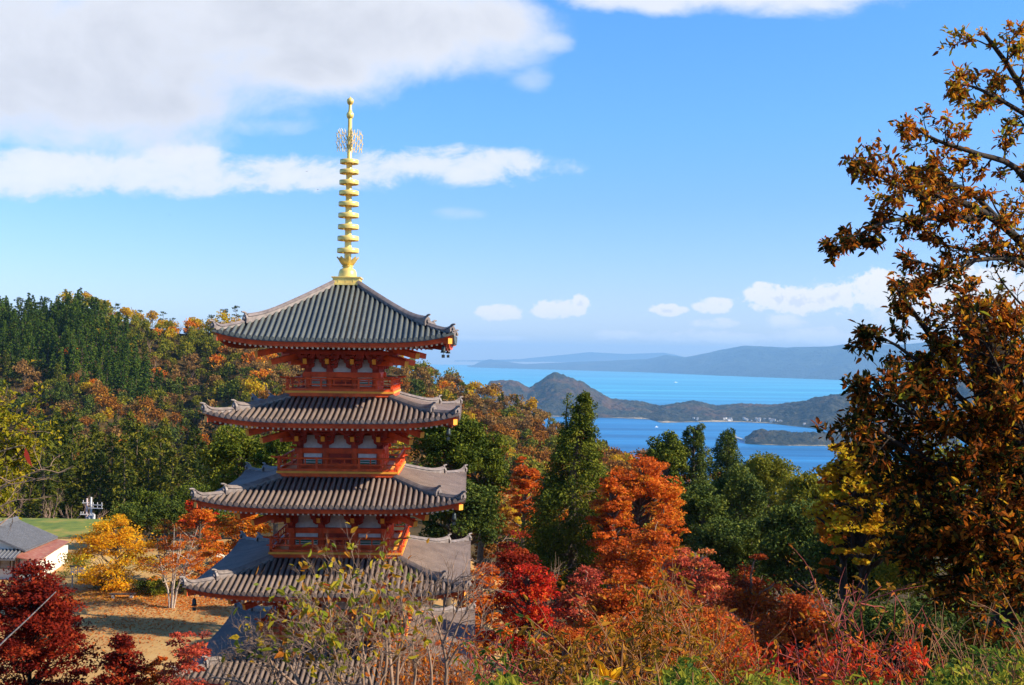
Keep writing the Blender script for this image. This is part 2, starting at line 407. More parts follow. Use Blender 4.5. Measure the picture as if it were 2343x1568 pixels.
MH_FAR = m_hill("far_woods", (.020, .050, .060), (.065, .085, .075), .0012)
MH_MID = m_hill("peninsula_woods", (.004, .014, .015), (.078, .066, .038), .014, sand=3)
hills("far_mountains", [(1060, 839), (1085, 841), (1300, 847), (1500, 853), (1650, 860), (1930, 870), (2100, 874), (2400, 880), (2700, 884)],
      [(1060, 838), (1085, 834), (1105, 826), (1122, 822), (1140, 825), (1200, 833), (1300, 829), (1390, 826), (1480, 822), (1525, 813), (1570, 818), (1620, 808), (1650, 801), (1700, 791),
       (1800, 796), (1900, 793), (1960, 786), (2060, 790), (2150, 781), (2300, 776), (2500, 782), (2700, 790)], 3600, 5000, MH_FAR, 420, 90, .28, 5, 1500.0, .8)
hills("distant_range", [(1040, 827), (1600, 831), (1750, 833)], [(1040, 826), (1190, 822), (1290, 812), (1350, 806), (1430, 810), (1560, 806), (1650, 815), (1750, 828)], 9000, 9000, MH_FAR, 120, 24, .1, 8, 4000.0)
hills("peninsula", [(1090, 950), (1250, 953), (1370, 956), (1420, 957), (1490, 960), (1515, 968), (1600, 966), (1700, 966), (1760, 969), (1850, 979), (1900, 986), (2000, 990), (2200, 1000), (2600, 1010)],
      [(1090, 880), (1130, 873), (1165, 871), (1185, 875), (1210, 888), (1232, 876), (1254, 858), (1268, 850), (1282, 853), (1308, 865), (1335, 876), (1355, 888), (1400, 913), (1470, 921), (1510, 931), (1560, 921), (1590, 917),
       (1640, 930), (1700, 925), (1780, 928), (1830, 920), (1890, 906), (1950, 899), (2010, 900), (2080, 888), (2200, 870), (2600, 860)], 900, 1100, MH_MID, 620, 150, .46, 12, 330.0, .72, 15.0)
hills("island", [(1700, 1014), (1712, 1016), (1740, 1018), (1800, 1020), (1880, 1021), (1930, 1020), (2000, 1020), (2200, 1022)],
      [(1700, 1016), (1712, 1002), (1725, 989), (1745, 983), (1780, 986), (1820, 990), (1860, 991), (1900, 990), (1930, 985), (2000, 978), (2200, 975)], 140, 260, MH_MID, 260, 70, .30, 21, 110.0, .55, 10.0, 18.0)
# ------------------------------------------------------------------ pagoda
def m_tile(name, lo, hi):
    m, t, b = newmat(name); tc = t.node('ShaderNodeTexCoord').outputs['Object']
    f = t.noise(tc, 1.1, 5.0, .65); g = t.noise(tc, 9.0, 3.0, .6)
    c = t.mix(t.math('MULTIPLY', g, .55), t.ramp(f, [(.3, lo), (.7, hi)]), c4(tuple(x*.62 for x in lo)))
    t.put(b.inputs['Base Color'], c)
    b.inputs['Roughness'].default_value = .42; b.inputs['Specular IOR Level'].default_value = .5
    sp = t.node('ShaderNodeSeparateXYZ'); t.l.new(tc, sp.inputs[0])
    r = t.math('MAXIMUM', t.math('ABSOLUTE', sp.outputs[0]), t.math('ABSOLUTE', sp.outputs[1]))
    saw = t.math('FRACT', t.math('MULTIPLY', r, 3.6))
    bp = t.node('ShaderNodeBump'); bp.inputs['Strength'].default_value = .55; bp.inputs['Distance'].default_value = .02
    t.put(bp.inputs['Height'], t.math('ADD', saw, t.math('MULTIPLY', g, .4))); t.put(b.inputs['Normal'], bp.outputs[0]); return m
TILE_TOP = m_tile("weathered_grey_tile", (.090, .100, .090), (.155, .160, .138))
TILE_LOW = m_tile("weathered_brown_tile", (.150, .108, .088), (.28, .205, .165))
PAN = m_tile("dark_pan_tile", (.012, .011, .010), (.026, .022, .019))  # pan tiles much darker than the round tile rows
RIDGE_M = mat("ridge_tile", (.185, .145, .128), .5, .35, 4.0, bump=.4, bscale=14)
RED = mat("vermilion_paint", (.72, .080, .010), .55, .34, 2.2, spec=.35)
RED_SHADE = mat("shaded_vermilion", (.40, .031, .007), .6, .34, 2.6)  # vermilion darkened, putting the shade under the eaves into the colour
OCHRE = mat("ochre_paint", (.86, .34, .03), .5, .12, 3.0)
WHITE = mat("white_plaster", (.74, .71, .65), .8, .13, 5.0)
CREAM = mat("cream_paint", (.86, .72, .52), .6, .06, 4.0)
GREEN = mat("green_lattice_paint", (.02, .16, .085), .6, .15, 5.0)
GOLD = mat("gilded_bronze", (.93, .61, .16), .34, .22, 2.2, metal=.3, spec=.5)
STONE = mat("granite", (.36, .34, .31), .9, .2, 1.5, bump=.3)
BRONZE = mat("dark_bronze", (.055, .065, .06), .5, .3, 6.0, metal=.6)

PAX = W(795, 640, 53.0); PRZ = R(2.0)
pagoda = empty("pagoda", (PAX.x, 53.0, 0), PRZ, "five storied vermilion pagoda with grey tiled roofs and a tall golden spire", "pagoda")
HALF = [5.17, 5.45, 5.75, 6.03, 6.31]
ZE = [21.33, 17.84, 14.22, 10.55, 6.88]
BALZ = [18.85, 15.23, 11.62, 7.98]                 # underside of the balcony boards
BALH = [2.47, 2.75, 3.00, 3.27]
WALL = [1.56, 1.83, 2.10, 2.37, 2.66]
def rot4(k):
    return Matrix.Rotation(math.pi/2*k, 4, 'Z')

def make_roof(i):
    h, ze = HALF[i], ZE[i]
    rt, zt = (.55, 24.0) if i == 0 else (BALH[i-1] - .55, BALZ[i-1] - .02)
    up = .40
    def zr(x, r):
        t = (h - r)/(h - rt); tt = max(0.0, min(1.0, t))
        g = ze + (zt - ze)*((.85*tt + .15*tt*tt) if i == 0 else (.74*tt + .26*tt*tt))
        return g + up*(min(1, abs(x)/h)**4.2)*(max(0.0, 1 - tt)**1.4)
    tm = TILE_TOP if i == 0 else TILE_LOW
    root = empty("roof", parent=pagoda); adopt(root, pagoda)
    mb = MB()
    nb = int(round(2*h/.2475)); sp_ = 2*h/nb; rad = .076
    for k in range(4):
        M = rot4(k)
        def T(x, r, z): return M @ Vector((x, -r, z))
        # pan surface
        P = []
        for a in range(11):
            r = h - (h - rt)*a/10
            P.append([T(r*(-1 + 2*b/24), r, zr(r*(-1 + 2*b/24), r)) for b in range(25)])
        mb.grid(P, 1)
        # round tile rows
        for j in range(nb):
            x = -h + sp_*(j + .5); r1 = max(rt, abs(x) + .02)
            if h - r1 < .12: continue
            n = max(3, int((h - r1)/.36)); rings = []
            for a in range(n + 1):
                r = h + .03 - (h + .03 - r1)*a/n; z = zr(x, min(r, h)) + .012
                rings.append([T(x + rad*math.cos(an), r, z + rad*1.3*math.sin(an)) for an in [math.pi*q/6 for q in range(7)]])
            vs = [p for rg in rings for p in rg]; fs = []
            for a in range(n):
                for q in range(6): fs.append((a*7+q, a*7+q+1, (a+1)*7+q+1, (a+1)*7+q))
            mb.add(vs, fs, 0, True)
            # round eave tile disc
            z = zr(x, h) + .02; c0 = T(x, h + .045, z); ring = [T(x + .092*math.cos(an), h + .045, z + .092*math.sin(an)) for an in [math.pi*q/5 for q in range(10)]]
            rb = [T(x + .092*math.cos(an), h - .05, z + .092*math.sin(an)) for an in [math.pi*q/5 for q in range(10)]]
            mb.add(ring + rb, [tuple(range(10))] + [(q, 10+q, 10+(q+1) % 10, (q+1) % 10) for q in range(10)], 0)
        # drop edge of the pan tiles
        xs = [-h + 2*h*b/40 for b in range(41)]
        mb.grid([[T(x, h + .01, zr(x, h) - .09) for x in xs], [T(x, h + .01, zr(x, h) + .015) for x in xs]], 0, False)
        mb.grid([[T(x, h - .18, zr(x, h) - .10) for x in xs], [T(x, h + .01, zr(x, h) - .09) for x in xs]], 0, False)
    mb.build("roof_tiles", [tm, PAN], root)
    # eaves: fascia, soffit boards and two rows of rafters
    eb = MB(); w = WALL[i]
    for k in range(4):
        M = rot4(k)
        def T(x, r, z): return M @ Vector((x, -r, z))
        def lift(x, r): return up*(min(1, abs(x)/h)**4.2)*(max(0, min(1, 1 - (h - r)/(h - rt)))**1.4)
        def zu(x, r): return ze - .19 + .11*(h - r) + lift(x, r)
        hh = h - .13
        xs = [-hh + 2*hh*b/40 for b in range(41)]
        for (ra, za, zb, mi) in ((h - .13, -.10, -.19, 0), (h - .17, -.19, -.30, 0)):
            eb.grid([[T(x, ra, ze + lift(x, h) + zb) for x in xs], [T(x, ra, ze + lift(x, h) + za) for x in xs]], mi, False)
            eb.grid([[T(x, ra - .14, ze + lift(x, h) + zb) for x in xs], [T(x, ra, ze + lift(x, h) + zb) for x in xs]], mi, False)
        P = []
        for a in range(9):
            r = (h - .16) - (h - .16 - w)*a/8
            P.append([T(r*(-1 + 2*b/24), r, zu(r*(-1 + 2*b/24), r)) for b in range(25)])
        eb.grid(P, 1, True, True)
        nrf = int(round(2*h/.232)) | 1
        for j in range(nrf):
            x = -h + .25 + (2*h - .5)*j/(nrf - 1)
            r0, r1 = h - .27, max(w + .4, abs(x) + .05)
            if r0 - r1 > .1:
                eb.beam(T(x, r1, zu(x, r1) - .07), T(x, r0, ze + lift(x, h) - .335), .085, .10, 1, 2)
            r0, r1 = h - 1.15, max(w + .2, abs(x) + .05)
            if r0 - r1 > .1:
                eb.beam(T(x, r1, zu(x, r1) - .19), T(x, r0, zu(x, r0) - .20), .09, .12, 1, 2)
        eb.grid([[T(x, h - 1.0, zu(x, h - 1.0) - .17) for x in xs if abs(x) < h - 1.0], [T(x, h - 1.0, zu(x, h - 1.0) - .02) for x in xs if abs(x) < h - 1.0]], 1, False)
    eb.build("eaves", [RED, RED_SHADE, CREAM], root)
    # corner rafters
    for k in range(4):
        M = rot4(k); d = Vector((1, -1, 0))
        cb = MB()
        z1 = ze + up - .36
        cb.beam(M @ Vector((w, -w, ze + .05)), M @ Vector((h - .62, -(h - .62), ze + .13)), .22, .24, 0, 1)
        cb.beam(M @ Vector((h - 1.6, -(h - 1.6), ze + .06)), M @ Vector((h - .12, -(h - .12), z1)), .24, .24, 0, 1)
        cb.build("corner_rafter", [RED, OCHRE], root)
    # hip ridges: a tall upper one and a lower one, each with an upturned end tile
    for k in range(4):
        M = rot4(k); rb = MB(); du = Vector((1, -1, 0)).normalized(); sd = Vector((1, 1, 0)).normalized()
        rs = rt + .05
        def run(ra, rb_, hgt, wid, curl):
            n = 16; secs = []
            for a in range(n + 1):
                f = a/n; r = ra + (rb_ - ra)*f; e = max(0, (f - .72)/.28); rise = curl*e**2.2
                p = Vector((r, -r, zr(r, min(r, h)) - .02)); hz_ = hgt*(1 + .18*e)
                secs.append([p - sd*wid/2, p - sd*wid*.42 + Vector((0, 0, hz_*.7 + rise)), p - sd*wid*.62 + Vector((0, 0, hz_*.74 + rise)),
                             p - sd*wid*.35 + Vector((0, 0, hz_ + rise)), p + Vector((0, 0, hz_ + .06 + rise)),
                             p + sd*wid*.35 + Vector((0, 0, hz_ + rise)), p + sd*wid*.62 + Vector((0, 0, hz_*.74 + rise)), p + sd*wid*.42 + Vector((0, 0, hz_*.7 + rise)), p + sd*wid/2])
            m_ = len(secs[0]); vs = [M @ q for s_ in secs for q in s_]; fs = []
            for a in range(n):
                for q in range(m_ - 1): fs.append((a*m_+q, a*m_+q+1, (a+1)*m_+q+1, (a+1)*m_+q))
            rb.add(vs, fs, 0); rb.add(vs[-m_:], [tuple(range(m_))], 0); rb.add(vs[:m_], [tuple(range(m_))[::-1]], 0)
            # ogre tile shield closing the end, with horn
            e = Vector((rb_, -rb_, zr(rb_, min(rb_, h)) + curl - .02)); ww, hh_ = wid*1.45, hgt*1.35
            shp = [(-.5, -.25), (-.55, .35), (-.34, .75), (-.18, .86), (0, 1.12), (.18, .86), (.34, .75), (.55, .35), (.5, -.25), (.22, -.08), (-.22, -.08)]
            poly = [M @ (e + du*.02 + sd*(a*ww) + Vector((0, 0, b*hh_))) for a, b in shp]
            rb.prism(poly, (0, 0, 0), M.to_3x3() @ (du*.10), 0)
            c = M @ (e + du*.14 + Vector((0, 0, hh_*.35))); rb.tube([c - M.to_3x3() @ du*.02, c + M.to_3x3() @ du*.05], [.13*hgt/.34, .10*hgt/.34], 8, 0)
            rb.tube([M @ (e + du*.03 + Vector((0, 0, hh_*1.0))), M @ (e + du*.14 + Vector((0, 0, hh_*1.18))), M @ (e + du*.27 + Vector((0, 0, hh_*1.22)))], [.06, .05, .035], 6, 0)
        mid = h*.735 + rt*.265 if i == 0 else h - 1.18
        run(rs, mid, .24 if i else .25, .23, .11)
        run(mid + .12, h - .10, .165, .20, .11)
        rb.build("hip_ridge", [RIDGE_M], root)
    return zr
ROOFZ = [make_roof(i) for i in range(5)]

def make_wall(i):
    w, ze = WALL[i], ZE[i]
    z0 = (BALZ[i] + .20) if i < 4 else 1.6
    zb = ze - 1.46                                   # top of the head beam
    root = empty("storey", parent=pagoda); adopt(root, pagoda)
    mb = MB()
    mb.box((0, 0, (z0 + ze)/2 + .1), (2*w - .2, 2*w - .2, ze - z0 + .3), 0); mb.build("wall", [RED_SHADE], root)
    th = [-w, -w*.36, w*.36, w]
    cc = MB()
    for k in range(4):
        M = rot4(k); T = lambda x, r, z: M @ Vector((x, -r, z))
        # tie beams, one proud of the other
        cc.beam(T(-w - .24, w, zb - .10), T(w + .24, w, zb - .10), .22, .20, 0)
        cc.beam(T(-w - .20, w, zb + .012), T(w + .20, w, zb + .012), .30, .045, 0)
        cc.beam(T(-w, w, z0 + .10), T(w, w, z0 + .10), .19, .18, 0)
        cc.beam(T(-w, w, zb + .80), T(w, w, zb + .80), .2, .16, 0)
    cc.build("tie_beam", [RED], root)
    for k in range(4):
        M = rot4(k); T = lambda x, r, z: M @ Vector((x, -r, z))
        for x in th[:3]:
            cm = MB(); cm.tube([T(x, w, z0), T(x, w, zb + .02)], .125 + .01*i, 12, 0); cm.build("column", [RED], root)
        for (xa, xb) in ((th[0], th[1]), (th[2], th[3])):
            wb = MB(); a, b = xa + .17, xb - .17
            top = zb - .20; bot = z0 + .2
            wb.beam(T(a, w - .055, (top + bot)/2), T(b, w - .055, (top + bot)/2), .06, top - bot, 0)
            for q in range(3):
                z = bot + (top - bot)*(.15 + .2*q); wb.beam(T(a + .03, w + .0, z), T(b - .03, w + .0, z), .05, (top - bot)*.10, 1)
            wb.beam(T(a, w + .01, top - (top - bot)*.40), T(b, w + .01, top - (top - bot)*.40), .06, .045, 2)
            wb.build("window", [WHITE, GREEN, RED], root)
        db = MB(); a, b = th[1] + .15, th[2] - .15; mid = (a + b)/2
        for (p, q) in ((a, mid - .008), (mid + .008, b)):
            db.beam(T(p, w - .04, (z0 + zb)/2), T(q, w - .04, (z0 + zb)/2), .07, zb - z0 - .4, 0)
            for zz in (.3, .55, .8):
                db.beam(T(p + .02, w + .0, z0 + (zb - z0)*zz), T(q - .02, w + .0, z0 + (zb - z0)*zz), .05, .05, 1)
        db.build("door", [RED_SHADE, RED], root)
        # plaster panels between the brackets
        for n, (xa, xb) in enumerate(((th[0], th[1]), (th[1], th[2]), (th[2], th[3]))):
            pb = MB(); a, b = xa + .02, xb - .02; z1, z2 = zb + .04, zb + .62; m_ = (a + b)/2; L = (b - a)
            poly = [T(x, w - .088, z) for x, z in ((a, z1), (b, z1), (b, z2), (a, z2))]; pb.prism(poly, (0, 0, 0), M.to_3x3() @ Vector((0, -.02, 0)), 0)
            pb.build("plaster_panel", [WHITE], root)
        # bracket sets
        for x in th[:-1] + [th[-1]]:
            corner = abs(abs(x) - w) < 1e-6
            bb = MB(); zz = zb + .03
            bb.box(T(x, w, zz + .10), (.30, .30, .20), 0, rz=k*math.pi/2)
            Lc = .52 if not corner else .40
            for tier in range(3):
                out = .02 + .30*tier; z = zz + .26 + .22*tier; L2 = Lc*(.72 + .14*tier)
                xa, xb = x - L2, x + L2
                if tier == 0 and corner:
                    if x < 0: xa = x - .1
                    else: xb = x + .1
                # bow-shaped arm
                pts = [T(xa, w + out, z + .07), T(xa, w + out, z - .0), T(xa + .14, w + out, z - .09), T(xb - .14, w + out, z - .09), T(xb, w + out, z), T(xb, w + out, z + .07)]
                bb.prism(pts, (0, 0, 0), M.to_3x3() @ Vector((0, -.14, 0)), 0)
                for xx in (xa + .08, x, xb - .08): bb.box(T(xx, w + out + .07, z + .12), (.17, .19, .10), 0, rz=k*math.pi/2)
                bb.beam(T(x, w - .1, z - .02), T(x, w + out + .34, z - .02), .14, .16, 0)
            bb.beam(T(x, w - .05, ze - .45), T(x, w + 1.16, ze - .93), .17, .25, 0, 1)
            bb.build("bracket", [RED_SHADE, OCHRE], root)
        # eave purlin carried by the brackets
        pp = MB(); pp.beam(T(-w - 1.0, w + .95, ze - .52), T(w + 1.0, w + .95, ze - .52), .17, .18, 0); pp.build("purlin", [RED_SHADE], root)
        # diagonal arms at the corner
        gb = MB(); f = 1.0
        gb.beam(M @ Vector((w*.7, -w*.7, ze + .02)), M @ Vector((w + 2.02, -(w + 2.02), ze - .64)), .24, .26, 0, 1)
        gb.beam(M @ Vector((w*.7, -w*.7, ze - .42)), M @ Vector((w + 1.50, -(w + 1.50), ze - 1.0)), .23, .25, 0, 1)
        gb.beam(M @ Vector((w*.7, -w*.7, ze - 1.0)), M @ Vector((w + .75, -(w + .75), ze - 1.0)), .22, .22, 0, 0)
        gb.build("corner_arm", [RED, OCHRE], root)
for i in range(5): make_wall(i)

def make_balcony(i):
    b, z = BALH[i], BALZ[i]
    root = empty("balcony", parent=pagoda); adopt(root, pagoda)
    f = MB(); w = WALL[i]
    f.box((0, 0, z + .155), (2*b, 2*b, .09), 0); f.build("floor", [OCHRE], root)
    e = MB()
    e.box((0, 0, z + .03), (2*b - .10, 2*b - .10, .15), 0)
    e.box((0, 0, z - .25), (2*b - .5, 2*b - .5, .42), 0)
    e.build("floor_beam", [RED], root)
    zf = z + .20; Hh = .56 + .02*i; r = b - .10
    for k in range(4):
        M = rot4(k); T = lambda x, rr, zz: M @ Vector((x, -rr, zz))
        rl = MB()
        xs = [-r, -r*.36, r*.36, r]
        for n, x in enumerate(xs[:-1]):
            rl.beam(T(x, r, zf), T(x, r, zf + (Hh + .10 if n == 0 else Hh)), .12 if n == 0 else .09, .12 if n == 0 else .09, 0)
        rl.beam(T(-r - .06, r, zf + .06), T(r + .06, r, zf + .06), .10, .10, 0)
        rl.beam(T(-r - .2, r + .002, zf + .30), T(r + .2, r + .002, zf + .30), .055, .055, 0)
        n = 14
        rl.tube([T(-r - .36 + (2*r + .72)*q/n, r, zf + Hh + (.07*(abs(2*q/n - 1))**14)) for q in range(n + 1)], .045, 7, 0)
        for q in range(1, 9):
            if q % 3: rl.beam(T(-r + 2*r*q/9, r, zf + .30), T(-r + 2*r*q/9, r, zf + Hh), .05, .05, 0)
        rl.build("railing", [RED], root)
for i in range(4): make_balcony(i)

# stone platform and steps of the ground storey
sb = MB(); sb.box((0, 0, .75), (9.6, 9.6, 1.5), 0); sb.box((0, 0, 1.53), (9.9, 9.9, .14), 0)
for q in range(5): sb.box((0, -4.95 - .3*q, .72 - .145*q), (2.2, .32, 1.45 - .29*q), 0)
sb.build("platform", [STONE], pagoda)

def make_spire():
    s = empty("spire", parent=pagoda); adopt(s, pagoda); k = .00624
    zz = lambda y: 24.1 + (1520 - y)*k
    b = MB(); b.box((0, 0, 24.06), (1.40, 1.40, .10)); b.box((0, 0, 24.24), (1.26, 1.26, .26)); b.box((0, 0, 24.385), (1.38, 1.38, .05))
    for a in (-.63, .63):
        for q in (-.35, 0, .35): b.box((a, q, 24.24), (.03, .04, .24)); b.box((q, a, 24.24), (.04, .03, .24))
    b.build("dew_basin", [GOLD], s)
    b = MB(); b.lathe([(.44, 24.41), (.44, 24.52), (.42, 24.66), (.37, 24.77), (.28, 24.83), (.22, 24.86), (.24, 24.90), (.30, 24.94), (.18, 24.97)], n=28); b.build("inverted_bowl", [GOLD], s)
    b = MB()
    for q in range(8):
        a = 2*math.pi*q/8 + .2
        rad_ = Vector((math.cos(a), math.sin(a), 0)); tan = Vector((-math.sin(a), math.cos(a), 0)); P = []
        for (r, z, wd) in ((.16, 24.93, .06), (.28, 25.0, .12), (.37, 25.12, .15), (.45, 25.25, .12), (.54, 25.37, .015)):
            P.append([rad_*(r - .03*abs(t)) + tan*(wd*t) + Vector((0, 0, z + .03*abs(t))) for t in (-1, -.5, 0, .5, 1)])
        b.grid(P, 0, True); P2 = [[p - rad_*.025 for p in row] for row in P]; b.grid(P2, 0, True, True)
    b.build("lotus_petals", [GOLD], s)
    b = MB(); b.tube([(0, 0, 24.9), (0, 0, zz(560)), (0, 0, zz(555)), (0, 0, zz(250)), (0, 0, zz(248)), (0, 0, zz(120))], [.175, .135, .115, .10, .085, .075], 14); b.build("shaft", [GOLD], s)
    ys = [1265, 1172, 1083, 995, 908, 823, 742, 660, 583]
    for n, y in enumerate(ys):
        b = MB(); r = .515 - .0095*n; z = zz(y); hh = .105 - .002*n
        b.lathe([(r, z - hh), (r + .012, z), (r, z + hh), (r - .07, z + hh), (r - .07, z - hh), (r, z - hh)], n=36)
        for q in range(8):
            a = 2*math.pi*q/8; b.beam((.1*math.cos(a), .1*math.sin(a), z), ((r - .05)*math.cos(a), (r - .05)*math.sin(a), z), .07, .09)
        b.tube([(0, 0, z - hh*1.1), (0, 0, z + hh*1.1)], .2 - .005*n, 14)
        b.build("ring", [GOLD], s)
    # water flame: four openwork blades
    for q in range(4):
        b = MB(); a = math.pi/2*q + R(16); u_ = Vector((math.cos(a), math.sin(a), 0)); zl, zh = zz(512), zz(345)
        for j in range(5):
            r0 = .14 + .105*j; pts = []
            for n in range(15):
                f = n/14; bul = .03*math.sin(f*math.pi)*(j/4)
                pts.append(u_*(r0 + bul + .028*math.sin(f*16 + j*1.9)) + Vector((0, 0, zl + (zh - zl)*f*(1 - .05*(j - 2)**2*.4) + .02)))
            pts.append(pts[-1] + u_*.02 + Vector((0, 0, .10))); b.tube(pts, [.019]*15 + [.004], 4, 0)
            for n in range(2, 14, 2):
                p = pts[n]; b.tube([p, p + u_*.05 + Vector((0, 0, .035)), p + u_*.045 + Vector((0, 0, .085)), p + u_*.01 + Vector((0, 0, .075))], [.019, .017, .013, .006], 4, 0)
        b.build("water_flame", [GOLD], s)
    b = MB(); z = zz(222)
    b.lathe([(.08, z - .20), (.12, z - .17), (.165, z - .09), (.18, z), (.16, z + .08), (.10, z + .15), (.09, z + .22), (.06, z + .25)], n=20); b.build("dragon_jewel", [GOLD], s)
    b = MB(); z = zz(116)
    b.lathe([(.06, z - .2), (.13, z - .13), (.17, z - .03), (.165, z + .05), (.11, z + .12), (.04, z + .17), (.0, z + .23)], n=20); b.build("sacred_jewel", [GOLD], s)
make_spire()

def wind_bell(px, i, kx, ky, out, drop, label):
    """bell on a short hook under the corner of roof i"""
    h = HALF[i] - out; p = Matrix.Rotation(PRZ, 3, 'Z') @ Vector((kx*h, ky*h, 0)) + Vector((PAX.x, 53.0, ZE[i] + .25))
    t = empty("wind_bell", p, 0, label, "wind bell", "bronze wind bells under the pagoda eaves")
    b = MB(); b.lathe([(.0, -drop + .02), (.06, -drop), (.085, -drop - .08), (.09, -drop - .2), (.125, -drop - .30), (.115, -drop - .30), (.08, -drop - .2), (.0, -drop - .05)], n=14); b.build("bell_body", [BRONZE], t)
    b = MB(); b.tube([(0, 0, .0), (0, 0, -drop + .02)], .012, 5); b.build("hanger", [BRONZE], t)
    b = MB(); b.tube([(0, 0, -drop - .2), (0, 0, -drop - .38)], .01, 4); b.box((0, 0, -drop - .45), (.14, .02, .14)); b.build("clapper", [BRONZE], t)
wind_bell(0, 0, 1, -1, .42, .42, "dark wind bell hanging from the right front corner of the topmost pagoda roof")
wind_bell(0, 0, 1, 1, .42, .42, "dark wind bell hanging from the right rear corner of the topmost pagoda roof")
wind_bell(0, 2, 1, -1, .42, .5, "dark wind bell under the right front corner of the third roof from the spire")
wind_bell(0, 3, -1, -1, .42, .5, "dark wind bell hanging over the dry lawn from the fourth pagoda roof")
wind_bell(0, 1, 1, -1, .42, .5, "dark wind bell under the right front corner of the second pagoda roof")
# ------------------------------------------------------------------ foliage
def unit(a): return a/np.maximum(np.linalg.norm(a, axis=-1, keepdims=True), 1e-9)
def leaves_far(P, size, rng, up=.4, asp=.55, along=None, k=.6, jit=.35):
    """one diamond per point; along: preferred direction of the long axis"""
    n = len(P); N = unit(rng.normal(size=(n, 3)) + np.array([0, 0, up*2.0]))
    A = rng.normal(size=(n, 3))
    if along is not None: A = A*(1 - k) + np.asarray(along)*k*1.7
    T = unit(A - N*np.sum(A*N, 1, keepdims=True)); B = np.cross(N, T)
    s = (size*(1 + jit*(rng.random(n)*2 - 1)))[:, None]
    V = np.stack([P - T*s*.5, P + B*s*asp*.5 - T*s*.08, P + T*s*.5, P - B*s*asp*.5 - T*s*.08], 1).reshape(-1, 3)
    return V, np.arange(4*n).reshape(n, 4)
def leaves_near(P, T, size, rng, asp=.42, up=.5, fold=.25, curl=.25, jit=.35):
    """folded, curled leaf of two halves with its stalk at P, pointing along T"""
    n = len(P); T = unit(T); N = rng.normal(size=(n, 3)) + np.array([0, 0, up*2.0]); N = unit(N - T*np.sum(N*T, 1, keepdims=True)); B = np.cross(N, T)
    s = (size*(1 + jit*(rng.random(n)*2 - 1)))[:, None]; w = s*asp*.5; c = s*curl*rng.random(n)[:, None]
    f = w*fold
    V = np.stack([P, P + T*s*.32 + B*w + N*f, P + T*s*.72 + B*w*.72 + N*f - N*c*.3, P + T*s - N*c, P + T*s*.72 - B*w*.72 + N*f - N*c*.3, P + T*s*.32 - B*w + N*f,], 1).reshape(-1, 3)
    i = (np.arange(n)*6)[:, None]
    F = np.concatenate([i + np.array([[0, 1, 2, 3]]), i + np.array([[0, 3, 4, 5]])], 1).reshape(-1, 4)
    return V, F
def clump(rng, c, r, n, flat=1.0, shell=.5):
    """n points in a ball of radius r round c, thinned towards its middle"""
    d = unit(rng.normal(size=(n, 3))); q = r*(shell + (1 - shell)*rng.random(n))**.7
    return np.asarray(c) + d*q[:, None]*np.array([1, 1, flat])
class Foliage:
    def __init__(s): s.V, s.F, s.T, s.n = [], [], [], 0
    def add(s, VF, tint, per=1):
        V, F = VF; s.V.append(V); s.F.append(F + s.n); s.n += len(V)
        t = np.broadcast_to(np.asarray(tint, float), (len(F)//per,)) if np.ndim(tint) == 0 else np.asarray(tint)
        s.T.append(np.repeat(t, per))
    def mesh(s, name, m): return np_mesh(name, np.concatenate(s.V), np.concatenate(s.F), m, np.clip(np.concatenate(s.T), 0, 1))
class Tubes:
    """many thin limbs in one mesh"""
    def __init__(s, n=5): s.V, s.F, s.c, s.n = [], [], 0, n
    def add(s, pts, rad):
        P = np.asarray(pts, float); m = len(P); n = s.n; Rr = np.broadcast_to(np.asarray(rad, float), (m,))
        t = np.empty_like(P); t[1:-1] = P[2:] - P[:-2]; t[0] = P[1] - P[0]; t[-1] = P[-1] - P[-2]; t = unit(t)
        a = np.cross(t, np.array([.31, .17, .93])); a = unit(a + 1e-6); b = np.cross(t, a)
        an = np.arange(n)*2*np.pi/n
        V = P[:, None, :] + (a[:, None, :]*np.cos(an)[None, :, None] + b[:, None, :]*np.sin(an)[None, :, None])*Rr[:, None, None]
        i, k = np.meshgrid(np.arange(m-1), np.arange(n), indexing='ij'); k2 = (k + 1) % n
        s.F.append(np.stack([i*n+k, i*n+k2, (i+1)*n+k2, (i+1)*n+k], -1).reshape(-1, 4) + s.c); s.V.append(V.reshape(-1, 3)); s.c += m*n
    def mesh(s, name, m): return np_mesh(name, np.concatenate(s.V), np.concatenate(s.F), m, smooth=True)
def bent(a, b, rng, wob=.1, n=6, sag=0.0):
    a, b = np.asarray(a, float), np.asarray(b, float); L = np.linalg.norm(b - a); f = np.linspace(0, 1, n)[:, None]
    P = a + (b - a)*f; P[1:-1] += rng.normal(size=(n-2, 3))*L*wob*.5; P[:, 2] += sag*L*np.sin(f[:, 0]*np.pi); return P
def sprout(rng, start, d, L, r, lev, maxlev, tubes, tips, spread=.7, nkid=3, up=.15, wob=.25, shrink=.62, seg=5):
    """recursive branching; tips collects (point, direction, level)"""
    d = np.asarray(d, float)/np.linalg.norm(d); P = [np.asarray(start, float)]; D = [d]
    for q in range(seg):
        d = unit(d + rng.normal(size=3)*wob/seg**.5 + np.array([0, 0, up/seg])); P.append(P[-1] + d*L/seg); D.append(d)
    P = np.array(P); tubes.add(P, np.linspace(r, r*.55 if lev < maxlev else r*.35, len(P)))
    if lev >= maxlev - 1:
        for q in range(1, len(P)): tips.append((P[q], D[q], lev))
    if lev < maxlev:
        for q in range(nkid):
            f = .35 + .65*(q + rng.random()*.8)/nkid; i = min(len(P)-1, max(1, int(f*seg + .5)))
            e = unit(np.cross(D[i], rng.normal(size=3)))
            sprout(rng, P[i], unit(D[i] + e*spread*(.7 + .6*rng.random())), L*shrink*(.75 + .5*rng.random()), r*.58, lev + 1, maxlev, tubes, tips, spread, nkid, up, wob, shrink, max(3, seg - 1))

